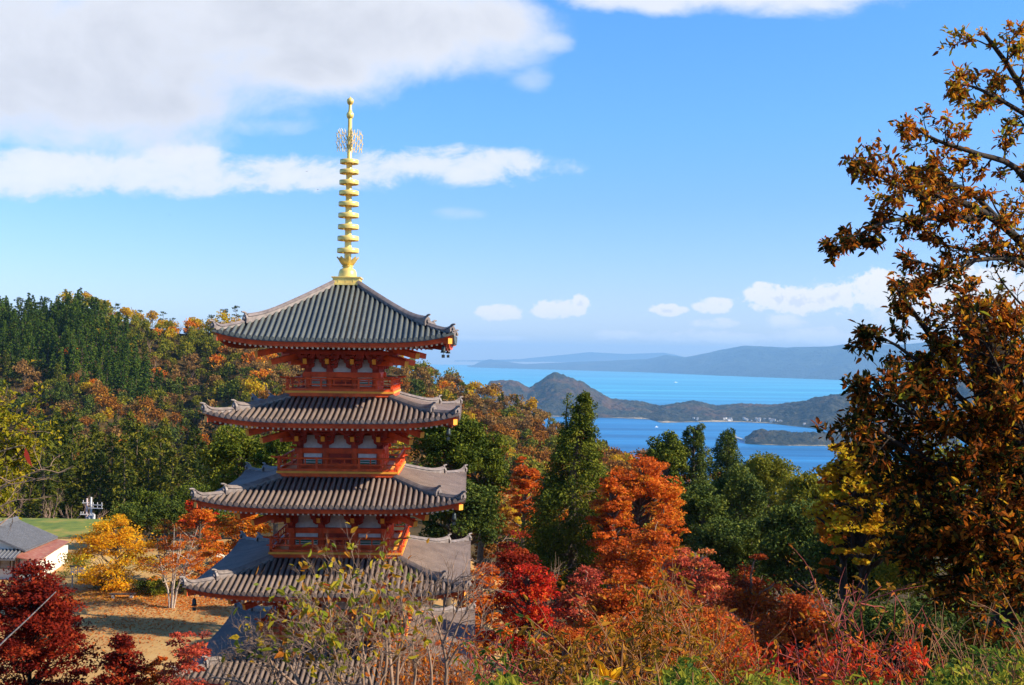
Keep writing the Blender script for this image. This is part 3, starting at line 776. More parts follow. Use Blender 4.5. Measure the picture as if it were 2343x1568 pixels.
BARK = mat("brown_bark", (.10, .070, .045), .9, .4, 6.0, bump=.8, bscale=22)
BARK_PALE = mat("pale_bark", (.42, .34, .27), .85, .3, 6.0, bump=.5, bscale=25)
BARK_DARK = mat("dark_bark", (.026, .018, .012), .95, .5, 5.0, bump=1.0, bscale=16)
TWIG_GREY = mat("grey_twig", (.25, .155, .10), .85, .3, 5.0)
TWIG_RED = mat("red_stem", (.26, .038, .026), .7, .3, 5.0)
TWIG_TAN = mat("tan_stem", (.26, .11, .04), .8, .3, 5.0)
L_CEDAR = leafmat("cedar_sprays", [(.018, .032, .004), (.055, .078, .006), (.125, .140, .010), (.23, .205, .014)], .15)
L_FOOT = leafmat("dark_olive_sprays", [(.016, .028, .004), (.046, .060, .006), (.105, .105, .008), (.21, .165, .012)], .15)  # darker and more olive than the other cedar sprays
L_PLANT = leafmat("plantation_sprays", [(.014, .034, .004), (.036, .070, .006), (.078, .118, .010), (.15, .16, .015)], .15)
L_DARK = leafmat("evergreen_leaves", [(.014, .028, .005), (.042, .064, .010), (.092, .116, .014), (.17, .165, .018)], .15)
L_OLIVE = leafmat("olive_leaves", [(.06, .075, .008), (.13, .14, .012), (.24, .21, .016), (.36, .26, .02)], .35)
L_RUST = leafmat("rust_leaves", [(.10, .036, .010), (.22, .078, .013), (.34, .13, .016), (.40, .20, .02)], .35)
L_BROWN = leafmat("brown_leaves", [(.11, .058, .022), (.21, .105, .034), (.31, .16, .042), (.36, .23, .05)], .3)
L_ORANGE = leafmat("orange_leaves", [(.26, .09, .014), (.50, .10, .012), (.64, .17, .014), (.70, .27, .018), (.62, .38, .025)], .4)
L_FLAME = leafmat("flame_leaves", [(.34, .075, .013), (.52, .085, .012), (.64, .135, .014), (.70, .20, .016), (.62, .29, .022)], .4)
L_YELLOW = leafmat("yellow_leaves", [(.36, .17, .014), (.64, .25, .012), (.78, .36, .012), (.84, .47, .015), (.60, .46, .03)], .45)
L_SCARLET = leafmat("scarlet_leaves", [(.17, .016, .010), (.42, .018, .012), (.60, .030, .013), (.66, .07, .015), (.62, .18, .018)], .4)
L_CRIMSON = leafmat("dark_crimson_leaves", [(.11, .010, .007), (.22, .018, .009), (.34, .032, .011), (.46, .08, .016)], .5)
L_PINK = leafmat("dusty_red_leaves", [(.22, .05, .03), (.44, .06, .035), (.54, .10, .04), (.52, .19, .045)], .35)
L_GOLDGREEN = leafmat("gold_green_leaves", [(.09, .10, .008), (.22, .20, .010), (.38, .28, .012), (.52, .32, .016)], .4)
L_GOLD = leafmat("gold_leaves", [(.34, .12, .010), (.52, .27, .012), (.62, .40, .015), (.40, .38, .02)], .45)
L_EMBER = leafmat("ember_leaves", [(.22, .034, .010), (.44, .066, .012), (.58, .125, .014), (.54, .22, .02)], .38)
L_OAK = leafmat("russet_oak_leaves", [(.014, .020, .005), (.050, .050, .008), (.20, .046, .009), (.50, .13, .012), (.60, .32, .018), (.24, .24, .02)], .52, objvar=0)
L_MIXED = leafmat("autumn_shrub_leaves", [(.24, .035, .010), (.44, .15, .014), (.42, .30, .02), (.22, .24, .015), (.075, .12, .012)], .42, objvar=.1)
L_DROOP = leafmat("tan_green_leaves", [(.07, .052, .008), (.24, .115, .010), (.44, .19, .016), (.50, .11, .018)], .4, objvar=.1)
L_GREEN = leafmat("fresh_green_leaves", [(.04, .085, .014), (.10, .15, .018), (.24, .24, .02), (.42, .32, .03)], .45, objvar=.1)

def crown_round(rng, r, h, n_cl, n_lf, size, flat=.8, cr=.34, zc=None, up=.4):
    """broadleaf crown: clumps over an uneven ellipsoid; returns foliage + clump centres"""
    fo = Foliage(); cs = []; zc = h*.58 if zc is None else zc; rz = h - zc
    for q in range(n_cl):
        d = unit(rng.normal(size=3)); d[2] = d[2] if d[2] > -.45 else -d[2]
        rr = (.45 + .55*rng.random()**.6); c = np.array([d[0]*r*rr, d[1]*r*rr, zc + d[2]*rz*rr]) ; cs.append(c)
        cr_ = r*cr*(.65 + .7*rng.random()); m = int(n_lf/n_cl*(.6 + .8*rng.random()))
        P = clump(rng, c, cr_, m, flat, .45); t0 = rng.normal()*.14 + .5
        fo.add(leaves_far(P, size, rng, up), t0 + rng.normal(size=m)*.16)
    return fo, cs
def crown_maple(rng, r, h, n_cl, n_lf, size, base=.28):
    """layered maple crown: flat sprays stacked in tiers"""
    fo = Foliage(); cs = []
    for q in range(n_cl):
        f = rng.random()**.85; z = h*(base + (1 - base)*f); rad = r*math.sqrt(max(.02, 1 - (max(0, f - .25)/.80)**2))*(.55 + .45*min(1, f*3))
        a = rng.random()*2*math.pi; k = rng.random()**.55; c = np.array([math.cos(a)*rad*k, math.sin(a)*rad*k, z - .10*h*k*k + rng.normal()*.03*h]); cs.append(c)
        m = int(n_lf/n_cl*(.6 + .8*rng.random())); P = clump(rng, c, r*(.16 + .24*rng.random()), m, .26 + .3*rng.random()**2, .2)
        P[:, 2] -= .14*np.hypot(P[:, 0] - c[0], P[:, 1] - c[1]); t0 = .5 + rng.normal()*.17 + .12*(.5 - f)
        fo.add(leaves_far(P, size*(.8 + .4*rng.random()), rng, .7, .6, None, .6, .6), t0 + rng.normal(size=m)*.19)
    return fo, cs
def crown_cedar(rng, r, h, z0, n_cl, n_lf, size, power=.75, lump=.26, droop=.35, tip=.06):
    fo = Foliage(); cs = []
    ga = 0.0
    for q in range(n_cl):
        f = (q + rng.random())/n_cl; f = 1 - (1 - f)**.8; z = z0 + (h - z0)*f; R_ = r*((1 - f)**power*.94 + tip)*(.75 + .45*rng.random()); ga += 2.4 + rng.normal()*.3
        k = .5 + .5*rng.random()**.6; c = np.array([math.cos(ga)*R_*k, math.sin(ga)*R_*k, z - droop*R_*k*.5]); cs.append(c)
        m = int(n_lf/n_cl*(.6 + .8*rng.random())); lr = max(.10*r, lump*r*(.55 + .6*(1 - f)))*(.8 + .5*rng.random())
        P = clump(rng, c, lr, m, .85, .4); t0 = .45 + rng.normal()*.16
        out = np.array([math.cos(ga), math.sin(ga), -.25]); fo.add(leaves_far(P, size, rng, .3, .34, out, .5), t0 + rng.normal(size=m)*.15)
    return fo, cs
def limbs(rng, trunk, cs, tubes, r0, frac=.9, wob=.12):
    """trunk polyline plus a limb from it to each clump"""
    T = np.asarray(trunk); tubes.add(T, np.linspace(r0, r0*.25, len(T)))
    for c in cs:
        if rng.random() > frac: continue
        h = np.hypot(*(c[:2] - np.interp(c[2], T[:, 2], T[:, 0])))
        z = max(T[0, 2] + .12*(T[-1, 2] - T[0, 2]), c[2] - .75*h); z = min(z, T[-1, 2]); p = np.array([np.interp(z, T[:, 2], T[:, k]) for k in (0, 1, 2)])
        tubes.add(bent(p, c, rng, wob, 5, .06), np.linspace(r0*.30, r0*.06, 5))

def tree(name, loc, label, cat, lm, bark, kind, r, h, n_cl, n_lf, size, seed, trunk_r=None, group=None, lean=(0, 0), sc=(1, 1, 1), rz=0, **kw):
    rng = np.random.default_rng(seed); root = empty(name, loc, rz, label, cat, group); root.scale = sc
    if kind == 'maple': fo, cs = crown_maple(rng, r, h, n_cl, n_lf, size, **kw)
    elif kind == 'cedar': fo, cs = crown_cedar(rng, r, h, kw.pop('z0', h*.12), n_cl, n_lf, size, **kw)
    else: fo, cs = crown_round(rng, r, h, n_cl, n_lf, size, **kw)
    tb = Tubes(6); tr = trunk_r or h*.022
    T = np.array([(lean[0]*f + .03*h*math.sin(f*5 + seed)*f*(1 - f), lean[1]*f, (h*.88 if kind != 'cedar' else h*.97)*f) for f in np.linspace(0, 1, 8)])
    T[0, 2] = -.6
    limbs(rng, T, cs, tb, tr, .55 if kind == 'cedar' else .9)
    obj("crown", fo.mesh("crown", lm), root); obj("trunk", tb.mesh("trunk", bark), root)
    return root
def bare_tree(name, loc, label, cat, bark, h, seed, r=None, lv=4, group=None, spread=.6, nkid=3, leaf=None, nleaf=0, size=.1, stems=1):
    rng = np.random.default_rng(seed); root = empty(name, loc, 0, label, cat, group); tb = Tubes(5); tips = []
    for s in range(stems):
        a = 2*math.pi*s/max(1, stems) + rng.random()
        d = np.array([math.cos(a)*.28*(stems > 1), math.sin(a)*.28*(stems > 1), 1.0])
        sprout(rng, (d[0]*.2, d[1]*.2, -.3), d, h*.48, r or h*.014, 0, lv, tb, tips, spread, nkid, .35, .25, .66)
    obj("trunk", tb.mesh("trunk", bark), root)
    if leaf:
        tips = [tips[k] for k in rng.integers(0, len(tips), nleaf)]; P = np.array([t[0] for t in tips]) + rng.normal(size=(nleaf, 3))*size*.8
        fo = Foliage(); fo.add(leaves_far(P, size, rng, .4), .5 + rng.normal(size=nleaf)*.22); obj("crown", fo.mesh("crown", leaf), root)
    return root
# ------------------------------------------------------------------ wooded hillside: every tree an object, meshes shared
def proto_round(seed, r=3.6, h=7.6, n=420, size=.95):
    rng = np.random.default_rng(seed); fo, cs = crown_round(rng, r, h, 15, n, size, .8, .42); V = np.concatenate(fo.V); F = np.concatenate(fo.F); T = np.concatenate(fo.T)
    tb = Tubes(4); tb.add([(0, 0, -1.5), (.1, 0, h*.4), (0, .1, h*.8)], [.16, .12, .05])
    for c in cs[:7]: tb.add(bent((0, 0, h*.3), c, rng, .1, 4), [.09, .07, .05, .02])
    TV, TF = np.concatenate(tb.V), np.concatenate(tb.F)
    return np_mesh("broadleaf", np.concatenate([V, TV]), np.concatenate([F, TF + len(V)]), [L_RUST, BARK], np.concatenate([T, np.zeros(len(TF))]), mi=[0]*len(F) + [1]*len(TF))
def proto_cone(seed, r, h, n, size, z0, power, lm, ncl=34, lump=.30):
    rng = np.random.default_rng(seed); fo, cs = crown_cedar(rng, r, h, z0, ncl, n, size, power, lump); V = np.concatenate(fo.V); F = np.concatenate(fo.F); T = np.concatenate(fo.T)
    tb = Tubes(5); tb.add([(0, 0, -1.5), (0, 0, h*.5), (0, 0, h*.95)], [h*.018, h*.012, .03]); TV, TF = np.concatenate(tb.V), np.concatenate(tb.F)
    return np_mesh("conifer", np.concatenate([V, TV]), np.concatenate([F, TF + len(V)]), [lm, BARK], np.concatenate([T, np.zeros(len(TF))]), mi=[0]*len(F) + [1]*len(TF))
def proto_pine(seed, h=8.5):
    rng = np.random.default_rng(seed); fo = Foliage(); tb = Tubes(5)
    T = np.array([(.5*math.sin(f*3 + seed), .4*math.sin(f*2.2), h*f) for f in np.linspace(0, .95, 7)]); T[0, 2] = -1.5; tb.add(T, np.linspace(.17, .05, 7))
    for q in range(9):
        f = .48 + .52*rng.random(); p = np.array([np.interp(h*f, T[:, 2], T[:, k]) for k in (0, 1, 2)]); a = rng.random()*6.28; L = (1.25 - f)*h*.30*(.5 + rng.random()*.7)
        c = p + np.array([math.cos(a)*L, math.sin(a)*L, .12*L]); tb.add(bent(p, c, rng, .1, 4), [.06, .05, .035, .02])
        P = clump(rng, c, .75 + .4*rng.random(), 45, .42, .3); fo.add(leaves_far(P, .52, rng, .6, .4), .3 + rng.normal(size=45)*.15)
    V = np.concatenate(fo.V); F = np.concatenate(fo.F); TV, TF = np.concatenate(tb.V), np.concatenate(tb.F)
    return np_mesh("pine", np.concatenate([V, TV]), np.concatenate([F, TF + len(V)]), [L_DARK, BARK], np.concatenate([np.concatenate(fo.T), np.zeros(len(TF))]), mi=[0]*len(F) + [1]*len(TF))
def proto_bare(seed, h=7.0):
    rng = np.random.default_rng(seed); tb = Tubes(4); tips = []
    sprout(rng, (0, 0, -1), (0, 0, 1), h*.55, .15, 0, 4, tb, tips, .55, 3, .3, .2, .62); V, F = np.concatenate(tb.V), np.concatenate(tb.F)
    return np_mesh("bare_branches", V, F, [TWIG_GREY, BARK], np.zeros(len(F)), smooth=True)
ROUND = [proto_round(100 + k) for k in range(5)]
CONE = [proto_cone(120 + k, 2.0, 9.0, 480, .95, .5, .8, L_PLANT) for k in range(4)]
CEDAR = [proto_cone(130 + k, 2.7, 16.0, 2600, .62, 2.2, .55, L_CEDAR, 90, .30) for k in range(3)]
PINE = [proto_pine(140 + k) for k in range(4)]
BARE = [proto_bare(150 + k) for k in range(3)]
def plant(name, me, x, y, sc, lm, label, cat, group, rng, sz=1.0, dz=0.0):
    o = bpy.data.objects.new(name, me); COL.objects.link(o); o.location = (x, y, tz(x, y) + dz); o.rotation_euler = (0, 0, rng.random()*6.28)
    o.scale = (sc*(.9 + .2*rng.random()), sc*(.9 + .2*rng.random()), sc*sz)
    if lm is not None: o.material_slots[0].link = 'OBJECT'; o.material_slots[0].material = lm
    return tag(o, label, cat, group)
KINDS_ = {
 'rust': ("autumn_tree", L_RUST, "rust orange broadleaf tree among mixed trees on the wooded hillside", "rust orange hillside trees"),
 'orange': ("maple_tree", L_ORANGE, "bright orange broadleaf tree standing out on the wooded hillside", "bright orange hillside trees"),
 'olive': ("broadleaf_tree", L_OLIVE, "yellowish olive broadleaf tree among mixed trees on the wooded hillside", "olive hillside trees"),
 'dark': ("evergreen_tree", L_DARK, "dark rounded evergreen tree among mixed trees on the wooded hillside", "dark evergreen hillside trees"),
 'brown': ("withered_tree", L_BROWN, "dull brown half bare broadleaf tree on the wooded hillside", "brown hillside trees"),
 'bare': ("bare_tree", None, "grey leafless tree between leafy trees on the wooded hillside", "leafless hillside trees"),
 'cone': ("cedar_tree", None, "slender dark green cedar in the dense plantation on the left hillside", "plantation cedars"),
 'gold': ("golden_tree", L_GOLD, "golden yellow broadleaf tree among mixed trees on the wooded hillside", "golden hillside trees"),
 'fir': ("fir_tree", L_FOOT, "dark pointed fir among broadleaf trees on the wooded hillside", "dark firs of the hillside"),
 'pine': ("pine_tree", None, "thin pine with a flat tufted top standing against the sky on the ridge", "pines on the ridge"),
}
CNT = {}
def pick(k):
    order = [k, 'brown', 'olive', 'rust', 'gold', 'fir', 'dark', 'bare', 'orange']
    k = next((o for o in order if CNT.get(o, 0) < (150 if o in ('orange', 'dark', 'bare') else 240 if o == 'gold' else 290)), None)
    if k: CNT[k] = CNT.get(k, 0) + 1
    return k
def plant_kind(k, x, y, sc, rng, sz=1.0):
    nm, lm, lab, grp = KINDS_[k]
    pool = {'bare': BARE, 'cone': CONE, 'fir': CONE, 'pine': PINE}.get(k, ROUND); me = pool[rng.integers(len(pool))]
    cat = {'cone': "cedar", 'pine': "pine", 'dark': "evergreen", 'bare': "bare tree", 'orange': "maple", 'fir': "fir"}.get(k, "tree")
    return plant(nm, me, x, y, sc, lm, lab, cat, grp, rng, sz)
def col_of(x, y): return 1171.5 + FPX*x/y
def py_of(x, y, z): return hor(col_of(x, y)) - (z - CAMZ)/y*FPX
def inside(px, py, poly):
    c = False; n = len(poly)
    for i in range(n):
        (x1, y1), (x2, y2) = poly[i], poly[i-1]
        if (y1 > py) != (y2 > py) and px < (x2-x1)*(py-y1)/(y2-y1) + x1: c = not c
    return c
PLANTATION = [(-80, 690), (10, 692), (180, 690), (250, 720), (300, 775), (350, 850), (395, 900), (330, 905), (230, 870), (160, 850), (60, 820), (-80, 790)]
def hillside():
    rng = np.random.default_rng(5); cnt = {}
    pts = []
    # rows of equal distance, closer spacing for the plantation
    for dcol in np.arange(190, 476, 5.0):
        half = dcol
        for x in np.arange(-.60*dcol, .13*dcol, 4.4):
            pts.append((x + rng.normal()*1.3, dcol + rng.normal()*1.5))
    for (x, y) in pts:
        c = col_of(x, y); D = float(ridge_d(c))
        if y > D + 3 or c < -70 or c > 1560: continue
        z = tz(x, y); p = py_of(x, y, z + 4.5)
        if 680 < c < 900 and p > 830: continue
        if inside(c, p, PLANTATION): continue
        # hidden by the trees in front
        if c < 560 and p > 1040: continue
        if c > 1000 and y < 250 and rng.random() < .5: continue
        u = rng.random(); patch = math.sin(x*.05 + 2)*math.sin(y*.06 + x*.02) + .5*math.sin(x*.13 + y*.11)
        if c < 620:
            k = 'dark' if u < .22 else 'fir' if u < .40 else 'olive' if u < .58 else 'rust' if u < .72 else 'brown' if u < .86 else 'gold' if u < .885 else 'orange' if u < .915 else 'bare'
            if patch > .5 and k == 'dark' and u > .1: k = 'rust' if u > .25 else 'brown'
        else:
            k = 'rust' if u < .40 else 'dark' if u < .48 else 'fir' if u < .54 else 'olive' if u < .68 else 'brown' if u < .84 else 'gold' if u < .875 else 'orange' if u < .93 else 'bare'
        k = pick(k)
        if k is None: continue
        plant_kind(k, x, y, .52 + .42*rng.random()**1.3, rng, .85 + .4*rng.random())
    # plantation
    n = 0
    for dcol in np.arange(330, 474, 3.4):
        for x in np.arange(-.52*dcol, -.28*dcol, 3.0):
            xx, yy = x + rng.normal()*.6, dcol + rng.normal()*.7; c = col_of(xx, yy); p = py_of(xx, yy, tz(xx, yy) + 5)
            if inside(c, p, PLANTATION) and n < 299 and rng.random() < .62:
                n += 1
                if rng.random() < .045: plant_kind(('gold', 'orange', 'bare', 'olive')[n % 4], xx, yy, .6 + .2*rng.random(), rng); continue
                plant_kind('cone', xx, yy, .85 + .28*rng.random(), rng, .9 + .3*rng.random())
    # ridge: pines and bare trees against the sky
    for c, s in ((12, .9), (40, 1.25), (60, .8), (88, 1.0), (102, 1.1), (128, .7), (198, .8), (228, .75), (262, 1.0), (285, .8), (318, .9), (345, 1.0), (372, 1.05), (395, .8), (430, .7), (455, .75), (482, 1.0), (515, 1.25), (538, 1.35), (590, .9), (620, .7), (-20, 1.0)):
        D = float(ridge_d(c)) + 1.0; x = (c - 1171.5)/FPX*D; plant_kind('pine', x, D, s*.95, rng)
    for c, s in ((150, .7), (270, .8), (332, .8), (410, .85), (445, .7), (500, .7), (70, .6), (116, .6)):
        D = float(ridge_d(c)) + 1.0; x = (c - 1171.5)/FPX*D; plant_kind('bare', x, D, s, rng)
    # tall cedars at the foot of the hill, behind the lawn
    spec = [(-30, 150, 1.0), (70, 158, .95), (105, 150, 1.02), (140, 156, 1.1), (170, 164, 1.12), (200, 160, .9), (235, 152, .82), (262, 160, .95), (290, 150, .95), (318, 158, 1.05), (345, 152, 1.0), (372, 160, 1.0), (400, 150, .85), (436, 158, .86), (470, 150, .92), (505, 152, 1.0), (20, 165, .9), (450, 168, 1.0), (300, 172, 1.1), (222, 170, 1.0), (130, 174, 1.1), (380, 174, 1.05)]
    for c, d, s in spec:
        x = (c - 1171.5)/FPX*d
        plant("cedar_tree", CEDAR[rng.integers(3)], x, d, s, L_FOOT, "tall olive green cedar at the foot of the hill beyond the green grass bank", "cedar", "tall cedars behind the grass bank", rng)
    for c, d, s in ((38, 140, 1.3), (125, 136, .9), (185, 137, .85), (210, 139, .9), (480, 146, 1.0), (415, 139, 1.1)):
        x = (c - 1171.5)/FPX*d
        plant("bare_tree", BARE[rng.integers(3)], x, d, s, None, "pale leafless tree in front of the tall cedars at the edge of the grass bank", "bare tree", "leafless trees by the grass bank", rng)
hillside()
# ------------------------------------------------------------------ single trees between the pagoda and the sea
def spot(px, d):
    x = (px - 1171.5)/FPX*d; return x, d, tz(x, d)
def at_tree(kind, px, top, d, wpx, name, label, cat, lm, bark, n_cl, n_lf, size, seed, bot=None, **kw):
    x, y, z = spot(px, d); zt = W(px, top, d).z
    if bot is not None:
        h = zt - z; zb = W(px, bot, d).z - z
        if kind == 'maple': kw['base'] = min(.85, max(0.0, zb/h))
        elif kind == 'round': kw['zc'] = (h + zb)/2
        else: kw['z0'] = max(.5, zb)
    return tree(name, (x, y, z), label, cat, lm, bark, kind, wpx*.5/FPX*d, zt - z, n_cl, n_lf, size, seed, **kw)
# the tall cedar right of the pagoda: two leaders
def big_cedar():
    d = 84.0; x, y, z = spot(1316, d); rng = np.random.default_rng(31)
    root = empty("cedar_tree", (x, y, z), 0, "tall dark cedar with a split top standing alone between orange maples right of the pagoda", "cedar"); fo = Foliage(); tb = Tubes(7)
    k = d/FPX; zt = lambda py: W(1316, py, d).z - z
    prof = [(898, 3), (915, 12), (940, 22), (965, 24), (985, 34), (1010, 42), (1040, 56), (1080, 74), (1120, 88), (1160, 100), (1200, 108), (1240, 114), (1280, 112), (1310, 96), (1340, 66)]
    py_, hw = [a for a, b in prof], [b for a, b in prof]
    T = np.array([(0, 0, -.5), (.05, 0, zt(1250)), (-.1, .1, zt(1100)), (.25, 0, zt(1000)), (.45, 0, zt(945)), (.55, 0, zt(905))]); tb.add(T, [.42, .36, .26, .16, .10, .03])
    ax = lambda py: np.interp(py, [905, 1000, 1150, 1300], [22, 8, 2, 2])
    for q in range(330):
        py = 900 + 430*(q + rng.random())/330; w = np.interp(py, py_, hw); a = rng.random()*6.283; f = .35 + .65*rng.random()**.5
        if q < 44: f *= 1.0
        c = np.array([(ax(py) + w*f*math.cos(a))*k, w*f*math.sin(a)*k, zt(py) - .2*w*f*k]); lr = (.30 + .0070*w)*(.6 + .8*rng.random())
        m = int(150*(lr/.8)**1.6) + 24; P = clump(rng, c, lr, m, .8, .3); P[:, 2] -= .25*np.hypot(P[:, 0] - c[0], P[:, 1] - c[1])
        fo.add(leaves_far(P, .24, rng, .35, .36, np.array([math.cos(a), math.sin(a), -.5]), .5), .46 + rng.normal()*.17 + rng.normal(size=m)*.15)
        if q % 2 == 0:
            p = np.array([np.interp(c[2] + .3*w*f*k, T[:, 2], T[:, j]) for j in (0, 1, 2)]); tb.add(bent(p, c, rng, .1, 4), [.07, .05, .035, .02])
    # second, lower leader and its tufts with sky between
    S = np.array([(-.2, 0, zt(1040)), (-.55, 0, zt(990)), (-.62, 0, zt(950)), (-.50, 0, zt(912))]); tb.add(S, [.14, .10, .06, .03])
    for (px, py, rr) in ((1303, 905, .32), (1300, 920, .38), (1308, 935, .34), (1296, 950, .36), (1292, 975, .40), (1300, 995, .5), (1285, 1000, .4), (1362, 930, .4), (1358, 955, .45), (1350, 915, .4), (1362, 985, .42)):
        c = np.array([(px - 1316)*k, rng.normal()*.3, zt(py)]); m = int(150*rr); P = clump(rng, c, rr, m, .9, .3); fo.add(leaves_far(P, .22, rng, .3, .36), .5 + rng.normal()*.12 + rng.normal(size=m)*.15)
    obj("crown", fo.mesh("crown", L_CEDAR), root); obj("trunk", tb.mesh("trunk", BARK), root)
big_cedar()
# evergreens behind the pagoda, right side and left side
at_tree('round', 1035, 948, 78, 150, "evergreen_tree", "rounded bright green conifer directly behind the right end of the second and third pagoda roofs", "evergreen tree", L_CEDAR, BARK, 70, 18850, .22, 41, cr=.30, bot=1130)
at_tree('round', 1105, 985, 84, 120, "evergreen_tree", "broad cloud shaped green conifer right of the third pagoda roof", "evergreen tree", L_CEDAR, BARK, 70, 17400, .22, 42, cr=.30, bot=1210)
at_tree('round', 1060, 1090, 74, 165, "evergreen_tree", "low dark green conifer right behind the fourth pagoda roof", "evergreen tree", L_DARK, BARK, 70, 17400, .22, 43, cr=.30, bot=1300)
at_tree('round', 560, 975, 84, 170, "evergreen_tree", "dark green leafy tree behind the left end of the third pagoda roof", "evergreen tree", L_CEDAR, BARK, 60, 15950, .24, 44, cr=.32, bot=1190)
at_tree('round', 640, 1000, 80, 110, "evergreen_tree", "dark green tree close behind the left railing of the second balcony", "evergreen tree", L_CEDAR, BARK, 50, 11600, .24, 45, cr=.32, bot=1180)
at_tree('maple', 555, 1165, 82, 170, "maple_tree", "brownish orange maple behind the left end of the fourth pagoda roof", "maple", L_ORANGE, BARK, 60, 7500, .2, 46, bot=1290)
# right of the big cedar
at_tree('round', 1466, 1040, 78, 190, "maple_tree", "large vivid orange maple just right of the tall split topped cedar", "maple", L_FLAME, BARK, 110, 20000, .20, 51, bot=1330, flat=.45, cr=.26, up=.7)
at_tree('maple', 1405, 1080, 70, 110, "maple_tree", "smaller orange maple half hidden by the large vivid orange maple", "maple", L_FLAME, BARK, 55, 8000, .19, 52, bot=1230)
at_tree('maple', 1205, 1040, 98, 110, "maple_tree", "orange maple seen just left of the tall split topped cedar", "maple", L_FLAME, BARK, 60, 9000, .22, 53, bot=1200)
at_tree('maple', 1130, 1130, 92, 120, "maple_tree", "faded orange brown maple between the cloud shaped conifer and the tall cedar", "maple", L_RUST, BARK, 55, 7000, .22, 54, bot=1290)
at_tree('round', 1525, 990, 112, 92, "evergreen_tree", "round topped green tree against the blue bay, leftmost of the evergreens there", "evergreen tree", L_CEDAR, BARK, 60, 15950, .25, 55, cr=.34, bot=1200)
at_tree('cedar', 1590, 972, 114, 92, "cedar_tree", "dark cedar with two blunt tips rising against the blue bay", "cedar", L_DARK, BARK, 120, 24650, .27, 56, power=.42, lump=.42, tip=.2, bot=1230)
at_tree('cedar', 1668, 988, 118, 120, "cedar_tree", "pointed green cedar against the bay left of the small island", "cedar", L_DARK, BARK, 120, 24650, .28, 57, power=.6, lump=.42, tip=.1, bot=1240)
at_tree('round', 1758, 1043, 104, 150, "evergreen_tree", "broad green tree below the small island in the bay", "evergreen tree", L_OLIVE, BARK, 80, 20300, .25, 58, cr=.30, bot=1250)
at_tree('round', 1690, 1075, 96, 130, "evergreen_tree", "dark leafy tree between the pointed cedar and the vivid orange maple", "evergreen tree", L_DARK, BARK, 70, 15950, .25, 59, cr=.32, bot=1260)
at_tree('round', 1610, 1110, 92, 120, "evergreen_tree", "shaded dark tree below the cedar with two blunt tips", "evergreen tree", L_DARK, BARK, 70, 14500, .25, 60, cr=.32, bot=1300)
at_tree('round', 1700, 1180, 62, 210, "evergreen_tree", "wide black green tree in deep shade beneath the evergreens of the bay", "evergreen tree", L_DARK, BARK_DARK, 80, 20300, .18, 61, cr=.30, flat=.5, bot=1400)
at_tree('round', 1850, 1150, 56, 230, "evergreen_tree", "black green tree in deep shade left of the leafy russet oak", "evergreen tree", L_DARK, BARK_DARK, 80, 20300, .17, 62, cr=.30, flat=.6, bot=1400)
at_tree('round', 1850, 1085, 78, 110, "evergreen_tree", "small olive green tree under the yellow maple by the bay", "evergreen tree", L_OLIVE, BARK, 60, 11600, .2, 63, cr=.32, bot=1210)
at_tree('round', 1975, 1180, 40, 260, "evergreen_tree", "deeply shaded tree under the yellow maple behind the russet oak", "evergreen tree", L_DARK, BARK_DARK, 80, 21750, .13, 64, cr=.30, bot=1420)
at_tree('round', 2200, 1050, 36, 420, "evergreen_tree", "large deeply shaded tree filling the gap behind the russet oak trunk", "evergreen tree", L_OLIVE, BARK_DARK, 100, 31900, .13, 65, cr=.26, bot=1480)
at_tree('round', 2420, 980, 30, 360, "evergreen_tree", "deeply shaded tree at the right end behind the russet oak", "evergreen tree", L_DARK, BARK_DARK, 80, 23200, .13, 66, cr=.28, bot=1500)
at_tree('maple', 1975, 975, 30, 240, "maple_tree", "golden yellow maple glowing above the bay beside the russet oak", "maple", L_GOLD, BARK_DARK, 110, 13000, .13, 67, bot=1180)
at_tree('maple', 1935, 1060, 33, 150, "maple_tree", "orange red maple boughs below the golden yellow maple", "maple", L_ORANGE, BARK_DARK, 70, 7000, .13, 68, bot=1200)
# scarlet maple and the shrubs in front of the cedar
at_tree('maple', 1215, 1285, 54, 200, "maple_tree", "scarlet maple in flat layers at the foot of the tall split topped cedar", "maple", L_SCARLET, BARK, 75, 13000, .14, 71, bot=1470)
at_tree('maple', 1110, 1290, 62, 150, "maple_tree", "dark orange red maple close to the right edge of the lower pagoda roofs", "maple", L_FLAME, BARK, 60, 9000, .16, 72, bot=1450)
at_tree('maple', 1185, 1240, 66, 180, "maple_tree", "shaded crimson maple above the layered scarlet maple", "maple", L_CRIMSON, BARK, 60, 9000, .16, 73, bot=1400)
at_tree('maple', 1345, 1290, 50, 160, "maple_tree", "dull orange shrub like maple below the tall split topped cedar", "maple", L_PINK, TWIG_GREY, 70, 8500, .13, 74, bot=1440)
at_tree('maple', 1500, 1210, 56, 190, "maple_tree", "orange red maple below the large vivid orange maple", "maple", L_FLAME, TWIG_GREY, 80, 11000, .14, 75, bot=1400)
at_tree('maple', 1600, 1255, 50, 190, "maple_tree", "rosy red bushy maple with pale twigs showing through its top", "maple", L_PINK, TWIG_GREY, 80, 11000, .13, 76, bot=1430)
at_tree('maple', 1420, 1330, 42, 230, "maple_tree", "dark rusty red bushy maple low in the middle of the slope", "maple", L_EMBER, TWIG_GREY, 80, 12000, .12, 77, bot=1500)
at_tree('maple', 1720, 1300, 42, 220, "maple_tree", "dark orange bushy maple right of the rosy red one", "maple", L_EMBER, TWIG_GREY, 80, 11000, .12, 78, bot=1470)
at_tree('maple', 1300, 1440, 34, 280, "maple_tree", "shaded brown red bush behind the drooping olive shrubs", "maple", L_EMBER, TWIG_GREY, 70, 11000, .11, 79, bot=1600)
